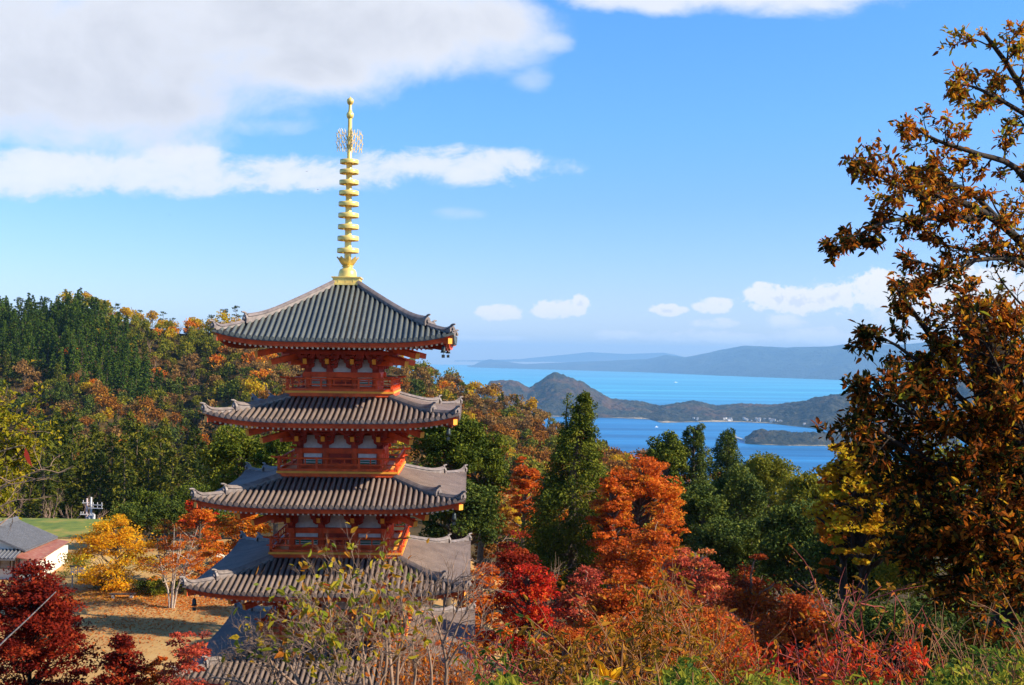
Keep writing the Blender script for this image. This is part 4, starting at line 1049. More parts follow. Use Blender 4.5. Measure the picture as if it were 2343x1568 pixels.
at_tree('maple', 1840, 1370, 34, 260, "maple_tree", "shaded red brown bush at the foot of the black green trees", "maple", L_EMBER, BARK_DARK, 70, 10000, .11, 80, bot=1530)
at_tree('round', 2090, 1390, 26, 330, "evergreen_tree", "black green undergrowth tree behind the red stemmed shrub", "evergreen tree", L_DARK, BARK_DARK, 80, 17400, .10, 81, cr=.30, bot=1560)
at_tree('round', 1560, 1420, 28, 330, "evergreen_tree", "shaded brown bush behind the tallest drooping shrub", "evergreen tree", L_EMBER, BARK_DARK, 80, 17400, .10, 82, cr=.30, bot=1580)
at_tree('maple', 1530, 1150, 74, 110, "maple_tree", "red orange maple against the right flank of the large vivid orange maple", "maple", L_FLAME, BARK, 60, 8000, .18, 86, bot=1330)
at_tree('maple', 1400, 1170, 70, 110, "maple_tree", "russet maple tucked between the tall cedar and the large vivid orange maple", "maple", L_EMBER, BARK, 60, 8000, .18, 87, bot=1330)
at_tree('maple', 1440, 1225, 62, 170, "maple_tree", "low orange maple filling the gap at the foot of the tall split topped cedar", "maple", L_FLAME, TWIG_GREY, 70, 10000, .15, 83, bot=1400)
at_tree('maple', 1540, 1330, 46, 200, "maple_tree", "low dull red maple behind the tallest drooping shrub", "maple", L_EMBER, TWIG_GREY, 70, 11000, .12, 84, bot=1500)
at_tree('maple', 1650, 1390, 36, 220, "maple_tree", "low burnt orange bush right of the tallest drooping shrub", "maple", L_EMBER, TWIG_GREY, 70, 11000, .11, 85, bot=1560)
for n, (px, top, d, s) in enumerate(((1598, 1175, 46, 5), (1655, 1185, 48, 6), (1640, 1200, 45, 7), (1570, 1195, 50, 8))):
    x, y, z = spot(px, d); bare_tree("bare_tree", (x, y, z), "thin grey leafless tree rising out of the rosy red bushy maple", "bare tree", TWIG_GREY, (W(px, top, d).z - z)/1.25, 300 + s, lv=4, group="leafless trees over the rosy maple", spread=.42)
for n, (px, top, d, s, lab) in enumerate(((1795, 1075, 70, 1, "tall thin leafless tree between the broad green tree and the yellow maple"), (1240, 1150, 72, 2, "pale leafless tree in the gap left of the tall split topped cedar"),
                                          (1110, 1180, 70, 3, "pale leafless tree right of the fourth pagoda roof"), (1945, 950, 60, 4, "bare forked twig tree rising above the golden yellow maple"))):
    x, y, z = spot(px, d); bare_tree("bare_tree", (x, y, z), lab, "bare tree", TWIG_GREY, (W(px, top, d).z - z)/1.25, 320 + s, lv=4, spread=.45)
# lower hillside on the right and the brink above the bay
def lower_slope():
    rng = np.random.default_rng(77); g = dict(KINDS_)
    for q in range(420):
        d = 110 + 262*rng.random(); c = 1090 + 860*rng.random(); x = (c - 1171.5)/FPX*d; z = tz(x, d); top = py_of(x, d, z + 5)
        if c > 1480 and top < 1074: continue
        u = rng.random(); k = 'rust' if u < .12 else 'brown' if u < .46 else 'olive' if u < .60 else 'bare' if u < .84 else 'dark' if u < .91 else 'orange'
        k = pick(k)
        if k is None: continue
        nm, lm, lab, grp = g[k]; lab = lab.replace("wooded hillside", "low slope above the bay"); pool = BARE if k == 'bare' else ROUND
        plant(nm, pool[rng.integers(len(pool))], x, d, .5 + .4*rng.random(), lm, lab, "tree", "trees of the low slope above the bay", rng)
lower_slope()
# ------------------------------------------------------------------ the dry lawn, house and poles on the left
def gpt(px, py): p = G(px, py, 0.0); return p
p = gpt(263, 1352); dY = p.y
tree("maple_tree", (p.x, p.y, 0), "golden yellow maple with a low spreading crown at the back of the dry lawn", "maple", L_YELLOW, BARK, 'maple', 100*dY/FPX, 6.3, 110, 17000, .17, 201, trunk_r=.14, base=.14)
p = gpt(392, 1393)
def birch():
    root = empty("maple_tree", (p.x, p.y, 0), 0, "slender pale stemmed tree with thin orange and red leaves on the dry lawn", "maple"); rng = np.random.default_rng(9); fo = Foliage(); tb = Tubes(6); k = p.y/FPX
    tops = [(-30, 150), (-5, 185), (25, 175), (45, 140), (60, 190)]; cs = []
    for n, (dx, hh) in enumerate(tops):
        a = rng.random()*6.28; b = (dx*.22*k, .3*math.sin(a), 0.0)
        tb.add([(b[0]*.3, b[1]*.3, -.3), (b[0], b[1], 1.6), (dx*.5*k, .6*math.sin(a), hh*.5*k), (dx*k, math.sin(a), hh*k)], [.09, .075, .05, .015])
        for q in range(12):
            z = hh*(.38 + .62*rng.random()); c = np.array([(dx*z/hh + rng.normal()*26)*k, rng.normal()*1.1, z*k]); cs.append(c); tb.add(bent((dx*z/hh*.7*k, 0, z*k*.8), c, rng, .1, 4), [.03, .022, .015, .008])
            m = 70; P = clump(rng, c, .62, m, .3, .2); fo.add(leaves_far(P, .15, rng, .8), np.clip(.62 - .5*(z - 60)/120, 0, 1) + rng.normal(size=m)*.13)
    obj("crown", fo.mesh("crown", L_ORANGE), root); obj("trunk", tb.mesh("trunk", BARK_PALE), root)
birch()
def red_top():
    q = gpt(440, 1372); k = q.y/FPX
    tree("maple_tree", (q.x, q.y + 2, 0), "maple shading from orange up to bright red behind the pale stemmed tree", "maple", L_FLAME, BARK, 'maple', 62*k, 7.6, 80, 10000, .17, 203, base=.2)
    q = gpt(425, 1365); tree("maple_tree", (q.x - .2, q.y + 5, 0), "bright red maple top just left of the fourth pagoda roof", "maple", L_SCARLET, BARK, 'maple', 50*k, 8.3, 40, 4500, .17, 204, base=.62)
    q = gpt(350, 1350); tree("maple_tree", (q.x, q.y + 3, 0), "sparse orange brown maple between the golden maple and the pale stemmed tree", "maple", L_RUST, BARK, 'maple', 42*k, 5.6, 40, 3600, .16, 205, base=.2)
    q = gpt(505, 1345); tree("maple_tree", (q.x, q.y + 6, 0), "orange maple in front of a pale wall left of the fourth pagoda roof", "maple", L_ORANGE, BARK, 'maple', 50*k, 7.0, 45, 5000, .17, 206, base=.3)
red_top()
for n, (px, py, w, h, sd) in enumerate(((222, 1352, 40, 1.1, 1), (330, 1362, 60, 1.0, 2), (350, 1368, 42, 1.5, 3), (410, 1362, 46, 1.2, 4), (165, 1325, 60, 2.0, 5), (480, 1352, 50, 1.3, 6))):
    q = gpt(px, py); r = w*q.y/FPX*.6
    lab = ("low clipped green shrub left of the golden maple trunk", "low green shrub just right of the golden maple trunk", "tallest green shrub beside the pale stemmed tree", "green shrub behind the pale stemmed tree trunk",
           "dark green bush between the house and the white notice board", "green shrub on the dry lawn edge near the fourth pagoda roof")[n]
    tree("shrub", (q.x, q.y + .8, 0), lab, "shrub", L_DARK if n not in (2, 4) else L_GREEN, BARK, 'round', r, h, 24, 2400, .14, 210 + sd, trunk_r=.03, zc=h*.4, cr=.4)
# dark crimson maples of the near lawn
q = G(95, 1568, 2.0)
def crimson():
    d = 48.0; x = (85 - 1171.5)/FPX*d; k = d/FPX; zt = W(120, 1308, d).z
    tree("maple_tree", (x, d, tz(x, d)), "large dark crimson maple with black trunks at the left end of the dry lawn", "maple", L_CRIMSON, BARK_DARK, 'maple', 150*k, zt - tz(x, d), 230, 48000, .14, 221, trunk_r=.16, base=.12)
    x = (-90 - 1171.5)/FPX*61; tree("maple_tree", (x, 61, 0), "orange red maple beside the large dark crimson maple", "maple", L_FLAME, BARK_DARK, 'maple', 130*k, 6.4, 60, 7000, .15, 222, base=.15)
    d = 46.0; x = (302 - 1171.5)/FPX*d; zt = W(302, 1447, d).z
    tree("maple_tree", (x, d, tz(x, d)), "small dark crimson maple standing alone on the dry lawn", "maple", L_CRIMSON, BARK_DARK, 'maple', 84*d/FPX, zt - tz(x, d), 110, 14000, .12, 223, trunk_r=.08, base=.35)
    d = 45.5; x = (442 - 1171.5)/FPX*d; zt = W(450, 1432, d).z
    tree("maple_tree", (x, d, tz(x, d)), "dusty pink red maple beside the lowest pagoda roof corner", "maple", L_PINK, TWIG_GREY, 'maple', 88*d/FPX, zt - tz(x, d), 120, 15000, .12, 224, trunk_r=.06, base=.05)
    d = 46.5; x = (365 - 1171.5)/FPX*d; zt = W(365, 1505, d).z
    tree("maple_tree", (x, d, tz(x, d)), "orange maple low between the small crimson maple and the pagoda", "maple", L_FLAME, TWIG_GREY, 'maple', 66*d/FPX, zt - tz(x, d), 90, 9000, .12, 225, trunk_r=.06, base=.1)
crimson()

# house
TILE_GREY = mat("blue_grey_tile", (.125, .125, .135), .7, .2, 3.0, bump=.6, bscale=8)
TIN = mat("rusty_red_tin", (.36, .085, .045), .6, .35, 2.5, col2=(.30, .14, .09))
PLASTER = mat("cream_plaster", (.74, .68, .55), .85, .1, 1.5)
WOODD = mat("dark_wood", (.10, .065, .045), .8, .25, 4.0)
PANE = mat("dusty_window_pane", (.20, .19, .19), .25, .3, 3.0, spec=.6)
def house():
    root = empty("house", (-47.4, 100.3, 0), R(1), "low white walled house with a grey tiled gable roof and a rusty red tin lean-to", "house"); ze_, zr_ = 2.62, 4.22
    b = MB(); b.box((.1, 3.5, 1.3), (6.8, 6.7, 2.6)); b.prism([Vector((-3.3, .16, 2.6)), Vector((3.5, .16, 2.6)), Vector((.1, .16, 4.0))], (0, 0, 0), (0, 6.6, 0)); b.box((4.2, 3.2, 1.0), (1.5, 7.6, 2.0)); b.build("wall", [PLASTER], root)
    b = MB()
    for s_ in (-1, 1):
        P = [Vector((0, -.3, zr_)), Vector((s_*3.9, -.3, ze_ - .02)), Vector((s_*3.9, 7.2, ze_ - .02)), Vector((0, 7.2, zr_))]; b.prism(P, (0, 0, 0), (0, 0, .12))
    rf = b.build("roof", [TILE_GREY], root); b = MB()
    for q in range(24):
        y = -.2 + 7.3*q/23
        for s_ in (-1, 1): b.tube([(0, y, zr_ + .14), (s_*3.92, y, ze_ + .12)], .075, 6)
    b.box((0, 3.45, zr_ + .24), (.34, 7.7, .26)); b.tube([(0, -.42, zr_ + .40), (0, 7.3, zr_ + .40)], .10, 8)
    b.build("roof_tiles", [TILE_GREY], rf)
    b = MB(); n = 15                                           # porch roof with round tiles over the front
    b.grid([[(-4.4 + 7.9*j/n, -1.7 + 1.8*i/4, 2.24 + .46*i/4) for j in range(n + 1)] for i in range(5)], 0, False); b.grid([[(-4.4 + 7.9*j/n, -1.7 + 1.8*i/4, 2.16 + .46*i/4) for j in range(n + 1)] for i in range(5)], 0, False, True)
    for j in range(n + 8): b.tube([(-4.3 + 7.7*j/(n + 7), -1.74, 2.28), (-4.3 + 7.7*j/(n + 7), .1, 2.76)], .075, 6)
    b.beam((-4.4, -1.68, 2.14), (3.5, -1.68, 2.14), .10, .12); b.build("porch_roof", [TILE_GREY], root)
    b = MB(); P = [(3.1, -1.2, 2.36), (5.35, -1.0, 1.92), (5.0, 7.1, 2.34), (3.6, 7.1, 2.60), (3.7, -.1, 2.58)]
    b.add(P + [(x, y, z - .07) for x, y, z in P], [(0, 1, 2, 3, 4), (9, 8, 7, 6, 5), (0, 5, 6, 1), (1, 6, 7, 2), (2, 7, 8, 3), (3, 8, 9, 4), (4, 9, 5, 0)]); b.build("lean_to_roof", [TIN], root)
    for x in (-2.6, -.6, 1.5):
        w = MB(); w.box((x, .12, 1.5), (1.9, .10, 1.0), 0); wo = w.build("window", [WOODD], root); w = MB()
        for s_ in (-.47, .47): w.box((x + s_, .065, 1.5), (.82, .05, .84), 0)
        w.build("pane", [PANE], wo)
    w = MB()
    for x in (-3.3, 2.75): w.box((x, -.02, 1.2), (.14, .14, 2.4))
    w.build("corner_post", [WOODD], root)
    w = MB(); w.box((3.5, -.66, 1.0), (.12, .12, 2.0)); w.build("lean_to_post", [WOODD], root)
    w = MB(); w.tube([(3.05, -.05, 2.4), (3.05, -.05, .1)], .05, 8); w.build("downpipe", [TIN], root)
house()
def low_wall():
    a, b_ = G(505, 1332), G(590, 1300); m = MB(); m.beam((a.x - 2, a.y + 6, .9), (b_.x + 3, b_.y + 2, .9), .3, 1.8); m.beam((a.x - 2, a.y + 6, 1.84), (b_.x + 3, b_.y + 2, 1.84), .42, .10)
    tag(m.build("garden_wall", [PLASTER]), "pale garden wall behind the orange maple left of the pagoda", "wall")
low_wall()

# utility poles
CONC = mat("pale_concrete", (.55, .52, .50), .8, .15, 2.0); PINKP = mat("pinkish_concrete", (.55, .40, .36), .8, .15, 2.0)
def pole(px, top, m, label, rz, arms):
    d = 136.0; x, y, z = spot(px, d); zt = W(px, top, d).z; root = empty("utility_pole", (x, y, z), rz, label, "utility pole", "utility poles beside the grass bank"); h = zt - z
    b = MB(); b.tube([(0, 0, -.5), (0, 0, h)], [.17, .12], 10); b.build("post", [m], root)
    for (hz, x0, x1) in arms:
        b = MB(); b.box(((x0 + x1)/2, -.22, h - hz), (x1 - x0, .09, .09))
        n = 4
        for q in range(n):
            xx = x0 + .12 + (x1 - x0 - .24)*q/(n - 1)
            if abs(xx) > .2: b.tube([(xx, -.22, h - hz + .07), (xx, -.22, h - hz + .22), (xx, -.22, h - hz + .34)], [.03, .05, .02], 7)
        b.build("crossarm", [CONC], root)
    b = MB(); b.tube([(.38, -.05, h - 2.9), (.38, -.05, h - 2.1)], .2, 10); b.build("transformer", [CONC], root)
pole(206, 1141, PINKP, "pinkish utility pole, left one of the pair beside the grass bank", R(4), [(.5, -.5, .3), (1.9, -.75, .3), (3.0, -.6, .4)])
pole(215.5, 1138, CONC, "white utility pole with long crossarms, right one of the pair beside the grass bank", R(-6), [(.9, -.3, 1.6), (1.3, -.3, 1.6), (2.2, -.1, .6), (3.2, -.2, .6)])

# notice board and log bench
def notice():
    q = G(177, 1345); root = empty("notice_board", (q.x, q.y, 0), R(8), "white notice board on two posts behind the dark crimson maple", "notice board")
    b = MB(); b.box((0, 0, 1.55), (1.15, .06, .62)); b.build("panel", [WHITE], root)
    b = MB(); b.box((0, -.05, 1.90), (1.35, .3, .06)); b.build("cap", [WOODD], root)
    for s_ in (-.45, .45): b = MB(); b.box((s_, .06, .9), (.11, .11, 1.9)); b.build("post", [BARK_PALE], root)
notice()
def bench():
    q = G(280, 1370); root = empty("log_bench", (q.x, q.y, 0), R(3), "long low wooden bench on the dry lawn under the golden yellow maple", "bench")
    b = MB(); b.box((0, 0, .40), (2.1, .42, .09)); b.build("seat", [WOODD], root)
    for s_ in (-.75, .75): b = MB(); b.box((s_, 0, .18), (.22, .36, .36)); b.build("leg", [BARK_PALE], root)
bench()
def thicket():
    for n, (px, d, h, lm) in enumerate(((300, 112, 4.6, L_DARK), (345, 116, 5.4, L_CEDAR), (395, 113, 5.0, L_DARK), (450, 117, 6.0, L_CEDAR), (500, 113, 5.2, L_DARK), (545, 118, 6.0, L_CEDAR))):
        x = (px - 1171.5)/FPX*d
        tree('evergreen_tree', (x, d, tz(x, d)), 'dark evergreen in the thicket behind the golden and red maples of the dry lawn', 'evergreen tree', lm, BARK, 'round', 2.3, h, 40, 5000, .24, 240 + n, group='evergreens behind the dry lawn', zc=h*.5, cr=.36)
thicket()
def litter():
    rng = np.random.default_rng(66); fo = Foliage()
    for (px, py, sx, sy, n, t) in ((265, 1362, 5.5, 3.0, 2600, .75), (400, 1385, 6.0, 3.0, 2600, .35), (330, 1420, 9.0, 5.0, 2200, .3), (470, 1370, 5, 3, 1500, .3), (220, 1460, 8, 5, 1500, .25)):
        q = G(px, py); P = np.stack([q.x + rng.normal(size=n)*sx*.6, q.y + rng.normal(size=n)*sy*.6, .075 + .03*rng.random(n)], -1); P = P[(P[:, 1] < 102)]
        fo.add(leaves_far(P, .17, rng, 2.0), t + rng.normal(size=len(P))*.2)
    tag(obj('fallen_leaves', fo.mesh('fallen_leaves', L_ORANGE)), kind='stuff')
litter()

# village houses on the far shore, houses by the island, boats
VW = mat("white_house_wall", (.62, .58, .53), .8, .05); VR = mat("house_roof_grey", (.22, .20, .20), .7, .2)
def small_house(px, py, d, sc, label, group, rz, lift=1.0):
    p_ = W(px, py, d); b = MB(); b.box((0, 0, 3.0), (11, 8, 10))
    b.prism([Vector((-6.2, -4.8, 7.8)), Vector((-6.2, 4.8, 7.8)), Vector((-6.2, 0, 11.5))], (0, 0, 0), (12.4, 0, 0), 1)
    o = b.build("house", [VW, VR]); o.location = (p_.x, p_.y, SEA + 2.0 + lift); o.scale = (sc, sc, sc); o.rotation_euler = (0, 0, rz); return tag(o, label, "house", group)
rv = random.Random(4)
for n in range(46):
    px = rv.choice([rv.uniform(1655, 1680), rv.uniform(1690, 1790), rv.uniform(1700, 1790), rv.uniform(1720, 1785), rv.uniform(1560, 1600), rv.uniform(1830, 1900)])
    sh = np.interp(px, [1490, 1515, 1600, 1700, 1760, 1850, 1900], [960, 968, 966, 966, 969, 979, 986]); dd = rv.uniform(6, 90); d = dist_at(px, sh) + dd
    small_house(px, sh, d, rv.uniform(.55, 1.15), "white house of the fishing village along the far shore of the bay", "village houses on the far shore", rv.uniform(-.6, .6), 62*(dd/900)**.72)
for px in (1893, 1900, 1906, 1912, 1918, 1926):
    small_house(px, 1019, dist_at(px, 1019) + rv.uniform(10, 60), rv.uniform(.8, 1.2), "white building at the neck of the small wooded island", "white buildings by the small island", rv.uniform(-.4, .4))
def pier(px0, py0, px1, py1):
    a, b_ = G(px0, py0, SEA), G(px1, py1, SEA); m = MB(); m.beam((a.x, a.y, SEA + 2), (b_.x, b_.y, SEA + 2), 14, 6); m.box((a.x, a.y, SEA + 8), (10, 10, 10))
    tag(m.build("breakwater", [STONE]), "pale stone breakwater reaching from the left tip of the small wooded island", "breakwater")
pier(1682, 1002, 1712, 1012)
HULL = mat("white_boat_hull", (.85, .85, .85), .4, .05)
def boat(px, py, L, label):
    p_ = G(px, py, SEA); root = empty("boat", (p_.x, p_.y, SEA), .3, label, "boat", "boats on the bay"); b = MB()
    b.add([(-L/2, -L*.13, 0), (L*.3, -L*.13, 0), (L/2, 0, 0), (L*.3, L*.13, 0), (-L/2, L*.13, 0), (-L/2, -L*.16, L*.14), (L*.3, -L*.16, L*.15), (L*.58, 0, L*.2), (L*.3, L*.16, L*.15), (-L/2, L*.16, L*.14)],
          [(0, 1, 6, 5), (1, 2, 7, 6), (2, 3, 8, 7), (3, 4, 9, 8), (4, 0, 5, 9), (5, 6, 7, 8, 9)]); b.build("hull", [HULL], root)
    b = MB(); b.box((-L*.05, 0, L*.25), (L*.35, L*.22, L*.22)); b.build("cabin", [HULL], root)
boat(1502, 978, 16, "small white boat on the near bay left of the dark cedar tips")
boat(1546, 876, 46, "white ship with a faint wake on the open water beyond the peninsula")

BIRD = mat("dark_plumage", (.02, .02, .022), .7, .2)
def bird(px, py, d, rz, label):
    p_ = W(px, py, d); b = MB()
    b.lathe([(.0, -.26), (.05, -.2), (.085, -.05), (.07, .10), (.045, .18), (.05, .22), (.0, .30)], n=8)
    b.v = [(x, z, y) for x, y, z in b.v]
    for s_ in (-1, 1):
        P = [[Vector((s_*.05, .10, .02)), Vector((s_*.34, .16, .16)), Vector((s_*.72, .02, .10))], [Vector((s_*.05, -.12, .02)), Vector((s_*.34, -.06, .15)), Vector((s_*.72, -.06, .10))]]
        b.grid(P, 0, False); b.grid([[q - Vector((0, 0, .015)) for q in r] for r in P], 0, False, True)
    b.add([(-.03, -.22, .0), (.03, -.22, .0), (.09, -.42, .0), (-.09, -.42, .0)], [(0, 1, 2, 3)])
    o = b.build("bird", [BIRD]); o.location = p_; o.rotation_euler = (0, 0, rz); tag(o, label, "bird", "birds gliding in the sky")
bird(388, 493, 420, .6, "tiny dark bird gliding alone in the blue sky left of the pagoda roof")
bird(702, 393, 430, -.4, "tiny dark bird before the white cloud band left of the spire rings")
bird(727, 434, 440, .9, "tiny dark bird just under the white cloud band left of the spire rings")
# ------------------------------------------------------------------ near plants on the slope below the viewpoint
def trace(pts, n=14):
    """smooth line through points given by direction and depth"""
    P = np.array([W(*p) for p in pts], float)
    if len(P) == 2: return np.array([P[0] + (P[1]-P[0])*f for f in np.linspace(0, 1, n)])
    t = np.arange(len(P)); out = []
    for f in np.linspace(0, len(P)-1, n):
        i = min(int(f), len(P)-2); u = f - i; p0, p1, p2, p3 = P[max(i-1, 0)], P[i], P[i+1], P[min(i+2, len(P)-1)]
        out.append(.5*((2*p1) + (p2-p0)*u + (2*p0-5*p1+4*p2-p3)*u*u + (3*p1-p0-3*p2+p3)*u**3))
    return np.array(out)
def leafy(fo, tips, n, size, rng, tint, tj=.17, out=.55, droop=0.0, jit=.02, up=.5, asp=.42, curl=.25, szj=.4):
    idx = rng.integers(0, len(tips), n); P = np.array([tips[k][0] for k in idx]) + rng.normal(size=(n, 3))*jit
    D = np.array([tips[k][1] for k in idx]); D = unit(D*(1 - out) + unit(rng.normal(size=(n, 3)))*out*1.2 + np.array([0, 0, -droop]))
    fo.add(leaves_near(P, D, size, rng, asp, up, .25, curl, szj), tint + rng.normal(size=n)*tj, 2)

def oak():
    rng = np.random.default_rng(404); d0 = 10.0; x = (2300 - 1171.5)/FPX*d0
    root = empty("oak_tree", (0, 0, 0), 0, "russet leaved oak with a broken dark trunk leaning in at the right edge", "oak")
    tb = Tubes(7); fo = Foliage()
    g = np.array([x + .1, d0, tz(x, d0) - .3]); T = np.concatenate([[g], trace([(2345, 1500, d0), (2322, 1200, d0), (2300, 950, d0), (2275, 850, d0), (2243, 752, d0)], 12)])
    tb.add(T, np.concatenate([[.30, .27], np.linspace(.25, .165, 11)]))
    Tf = np.stack([np.interp(np.linspace(0, 12, 60), np.arange(13), T[:, k]) for k in (0, 1, 2)], 1); tk = Tubes(22); tk.add(Tf, np.interp(np.linspace(0, 12, 60), np.arange(13), np.concatenate([[.30, .27], np.linspace(.25, .165, 11)])) + .004)
    fr = np.array(tk.V[0]).reshape(60, 22, 3); ce = fr.mean(1, keepdims=True); an = np.arange(22)[None, :, None]; hh = np.arange(60)[:, None, None]; fr = ce + (fr - ce)*(1 + .07*np.sin(an*2.9 + 1.2*np.sin(hh*.35)) + .06*rng.normal(size=(60, 22, 1))); tk.V[0] = fr.reshape(-1, 3)
    end = T[-1]; ax = unit(T[-1] - T[-3]); e1 = unit(np.cross(ax, np.array([0, 1.0, .1]))); e2 = np.cross(ax, e1)
    for q in range(17):                                        # splintered break
        an_ = 6.283*q/17 + rng.normal()*.2; rr_ = .165*rng.random()**.4; o_ = (e1*math.cos(an_) + e2*math.sin(an_))*rr_
        tk.add(np.array([end + o_*.85 - ax*.06, end + o_*.9 + ax*.02, end + o_*.95 + ax*(.04 + .13*rng.random())]), [.058, .05, .006])
    tb = Tubes(6)
    # (line, radius, side shoots, shoot length, leaves, tint)
    L = [
     ([(2320, 1150, 10.2), (2400, 900, 10.4), (2420, 600, 10.5), (2380, 350, 10.3), (2330, 190, 10.0), (2250, 75, 9.8)], .07, 18, .85, 1500, .64),
     ([(2420, 600, 10.5), (2450, 350, 10.6), (2440, 180, 10.7), (2370, 80, 10.6)], .05, 13, .8, 950, .66),
     ([(2400, 520, 10.4), (2330, 390, 10.1), (2230, 350, 9.7), (2140, 320, 9.5), (2080, 283, 9.4)], .035, 15, .48, 700, .45),
     ([(2390, 290, 10.3), (2300, 235, 10.0), (2230, 200, 9.8), (2185, 192, 9.7)], .025, 12, .5, 650, .62),
     ([(2410, 640, 10.4), (2300, 520, 10.0), (2180, 455, 9.6), (2060, 430, 9.3), (1975, 372, 9.2)], .045, 24, .62, 1700, .42),
     ([(2250, 500, 9.9), (2130, 500, 9.5), (2040, 505, 9.3), (1970, 535, 9.2), (1912, 572, 9.1)], .03, 17, .45, 1050, .25),
     ([(2300, 520, 10.0), (2220, 440, 9.9), (2160, 420, 9.8), (2110, 410, 9.8)], .03, 13, .6, 900, .45),
     ([(2420, 620, 10.4), (2300, 580, 10.2), (2200, 570, 10.0), (2130, 550, 9.9)], .03, 10, .42, 420, .35),
     ([(2430, 680, 10.4), (2330, 598, 10.0), (2230, 596, 9.7), (2160, 612, 9.5), (2075, 592, 9.4)], .035, 14, .42, 620, .25),
     ([(2230, 596, 9.7), (2170, 640, 9.6), (2110, 660, 9.5), (2060, 655, 9.4)], .02, 9, .36, 360, .25),
     ([(2400, 760, 10.3), (2330, 690, 10.2), (2290, 640, 10.1), (2270, 600, 10.0)], .014, 4, .3, 30, .4),
     ([(2440, 800, 10.6), (2380, 730, 10.6), (2310, 720, 10.5), (2265, 690, 10.4)], .03, 12, .5, 520, .72),
     ([(2310, 960, 10.2), (2200, 860, 9.8), (2130, 770, 9.5), (2080, 700, 9.3), (2045, 650, 9.2)], .04, 15, .50, 560, .28),
     ([(2200, 860, 9.8), (2110, 830, 9.5), (2050, 790, 9.3), (1998, 762, 9.2)], .025, 9, .36, 320, .25),
     ([(2130, 770, 9.5), (2180, 720, 9.5), (2220, 690, 9.5)], .02, 10, .42, 380, .38),
     ([(2310, 1000, 10.2), (2220, 930, 9.8), (2150, 870, 9.6), (2100, 850, 9.5)], .035, 20, .62, 1100, .42),
     ([(2310, 1080, 10.2), (2200, 1000, 9.7), (2100, 950, 9.4), (2040, 910, 9.2), (1996, 868, 9.1)], .035, 17, .50, 850, .26),
     ([(2315, 1150, 10.2), (2200, 1090, 9.8), (2100, 1040, 9.5), (2030, 1000, 9.3), (1960, 950, 9.2)], .035, 18, .58, 1000, .30),
     ([(2320, 1250, 10.3), (2220, 1180, 9.9), (2120, 1140, 9.6), (2040, 1110, 9.5)], .035, 20, .68, 1300, .34),
     ([(2330, 1350, 10.3), (2230, 1290, 10.0), (2140, 1250, 9.8), (2060, 1230, 9.7)], .035, 18, .68, 1200, .30),
     ([(2330, 1050, 10.2), (2380, 950, 10.0), (2400, 850, 9.8)], .035, 18, .7, 1200, .42),
     ([(2330, 1200, 10.2), (2300, 1120, 9.7), (2260, 1050, 9.3), (2230, 990, 9.1)], .03, 20, .6, 1300, .38),
     ([(2340, 1300, 10.2), (2400, 1200, 9.8), (2410, 1100, 9.6)], .035, 18, .75, 1200, .36),
     ([(2340, 1420, 10.2), (2270, 1330, 9.7), (2230, 1270, 9.5), (2200, 1240, 9.4)], .03, 16, .6, 900, .30),
     ([(2335, 1300, 9.8), (2300, 1240, 9.3), (2250, 1190, 9.0)], .025, 18, .6, 900, .40), ([(2345, 1420, 9.8), (2390, 1340, 9.3), (2330, 1260, 9.1)], .025, 18, .6, 900, .36), ([(2340, 1480, 9.8), (2290, 1430, 9.2), (2240, 1380, 8.9)], .025, 16, .55, 700, .36),
     ([(2330, 1150, 9.9), (2350, 1020, 9.3), (2320, 930, 9.1)], .025, 18, .55, 900, .42),
     ([(2335, 980, 9.7), (2300, 880, 9.4), (2262, 800, 9.3), (2215, 735, 9.3)], .02, 16, .5, 460, .45), ([(2340, 900, 9.8), (2330, 800, 9.5), (2320, 730, 9.4)], .02, 14, .45, 380, .5),
     # unseen boughs of the same tree, added on the sunny side to shade it
     ([(2350, 1100, 10.4), (2600, 900, 10.8), (2800, 700, 11.0)], .07, 24, 1.2, 1300, .5), ([(2420, 650, 10.6), (2600, 480, 11.2), (2700, 300, 11.6)], .06, 22, 1.2, 1200, .55),
     ([(2350, 1250, 10.4), (2620, 1150, 10.6), (2850, 1050, 10.8)], .06, 22, 1.2, 1300, .45)]
    for pts, r, ns, sl_, nl, tint in L:
        P = trace(pts, 16); rr = np.linspace(r, r*.22, len(P)); tb.add(P, rr); tips = []
        for q in range(ns):
            f = .22 + .78*(q + rng.random())/ns; i = min(len(P)-2, int(f*(len(P)-1))); t = unit(P[i+1] - P[i]); e = unit(np.cross(t, rng.normal(size=3)))
            sprout(rng, P[i], unit(t*.75 + e*.9), sl_*(.40 if pts[-1][1] < 720 else .62)*(1.05 - .45*f)*(.6 + .7*rng.random()), max(.005, rr[i]*.42), 1, 3, tb, tips, .65, 3, .12, .35, .6, 4)
        for i in range(len(P)-4, len(P)): tips += [(P[i], unit(P[-1] - P[-3]), 3)]*6
        leafy(fo, tips, int(nl*(1.25 if pts[-1][1] < 720 else 1.7)), .053 if pts[-1][1] < 720 else .062, rng, tint + (.08 if pts[-1][1] < 720 else -.02), .25, .6, .05, .02, .5, .42, .3, .55)
    obj("trunk", tk.mesh("trunk", BARK_DARK), root); obj("limbs", tb.mesh("limbs", BARK_DARK), root); obj("crown", fo.mesh("crown", L_OAK), root)
oak()

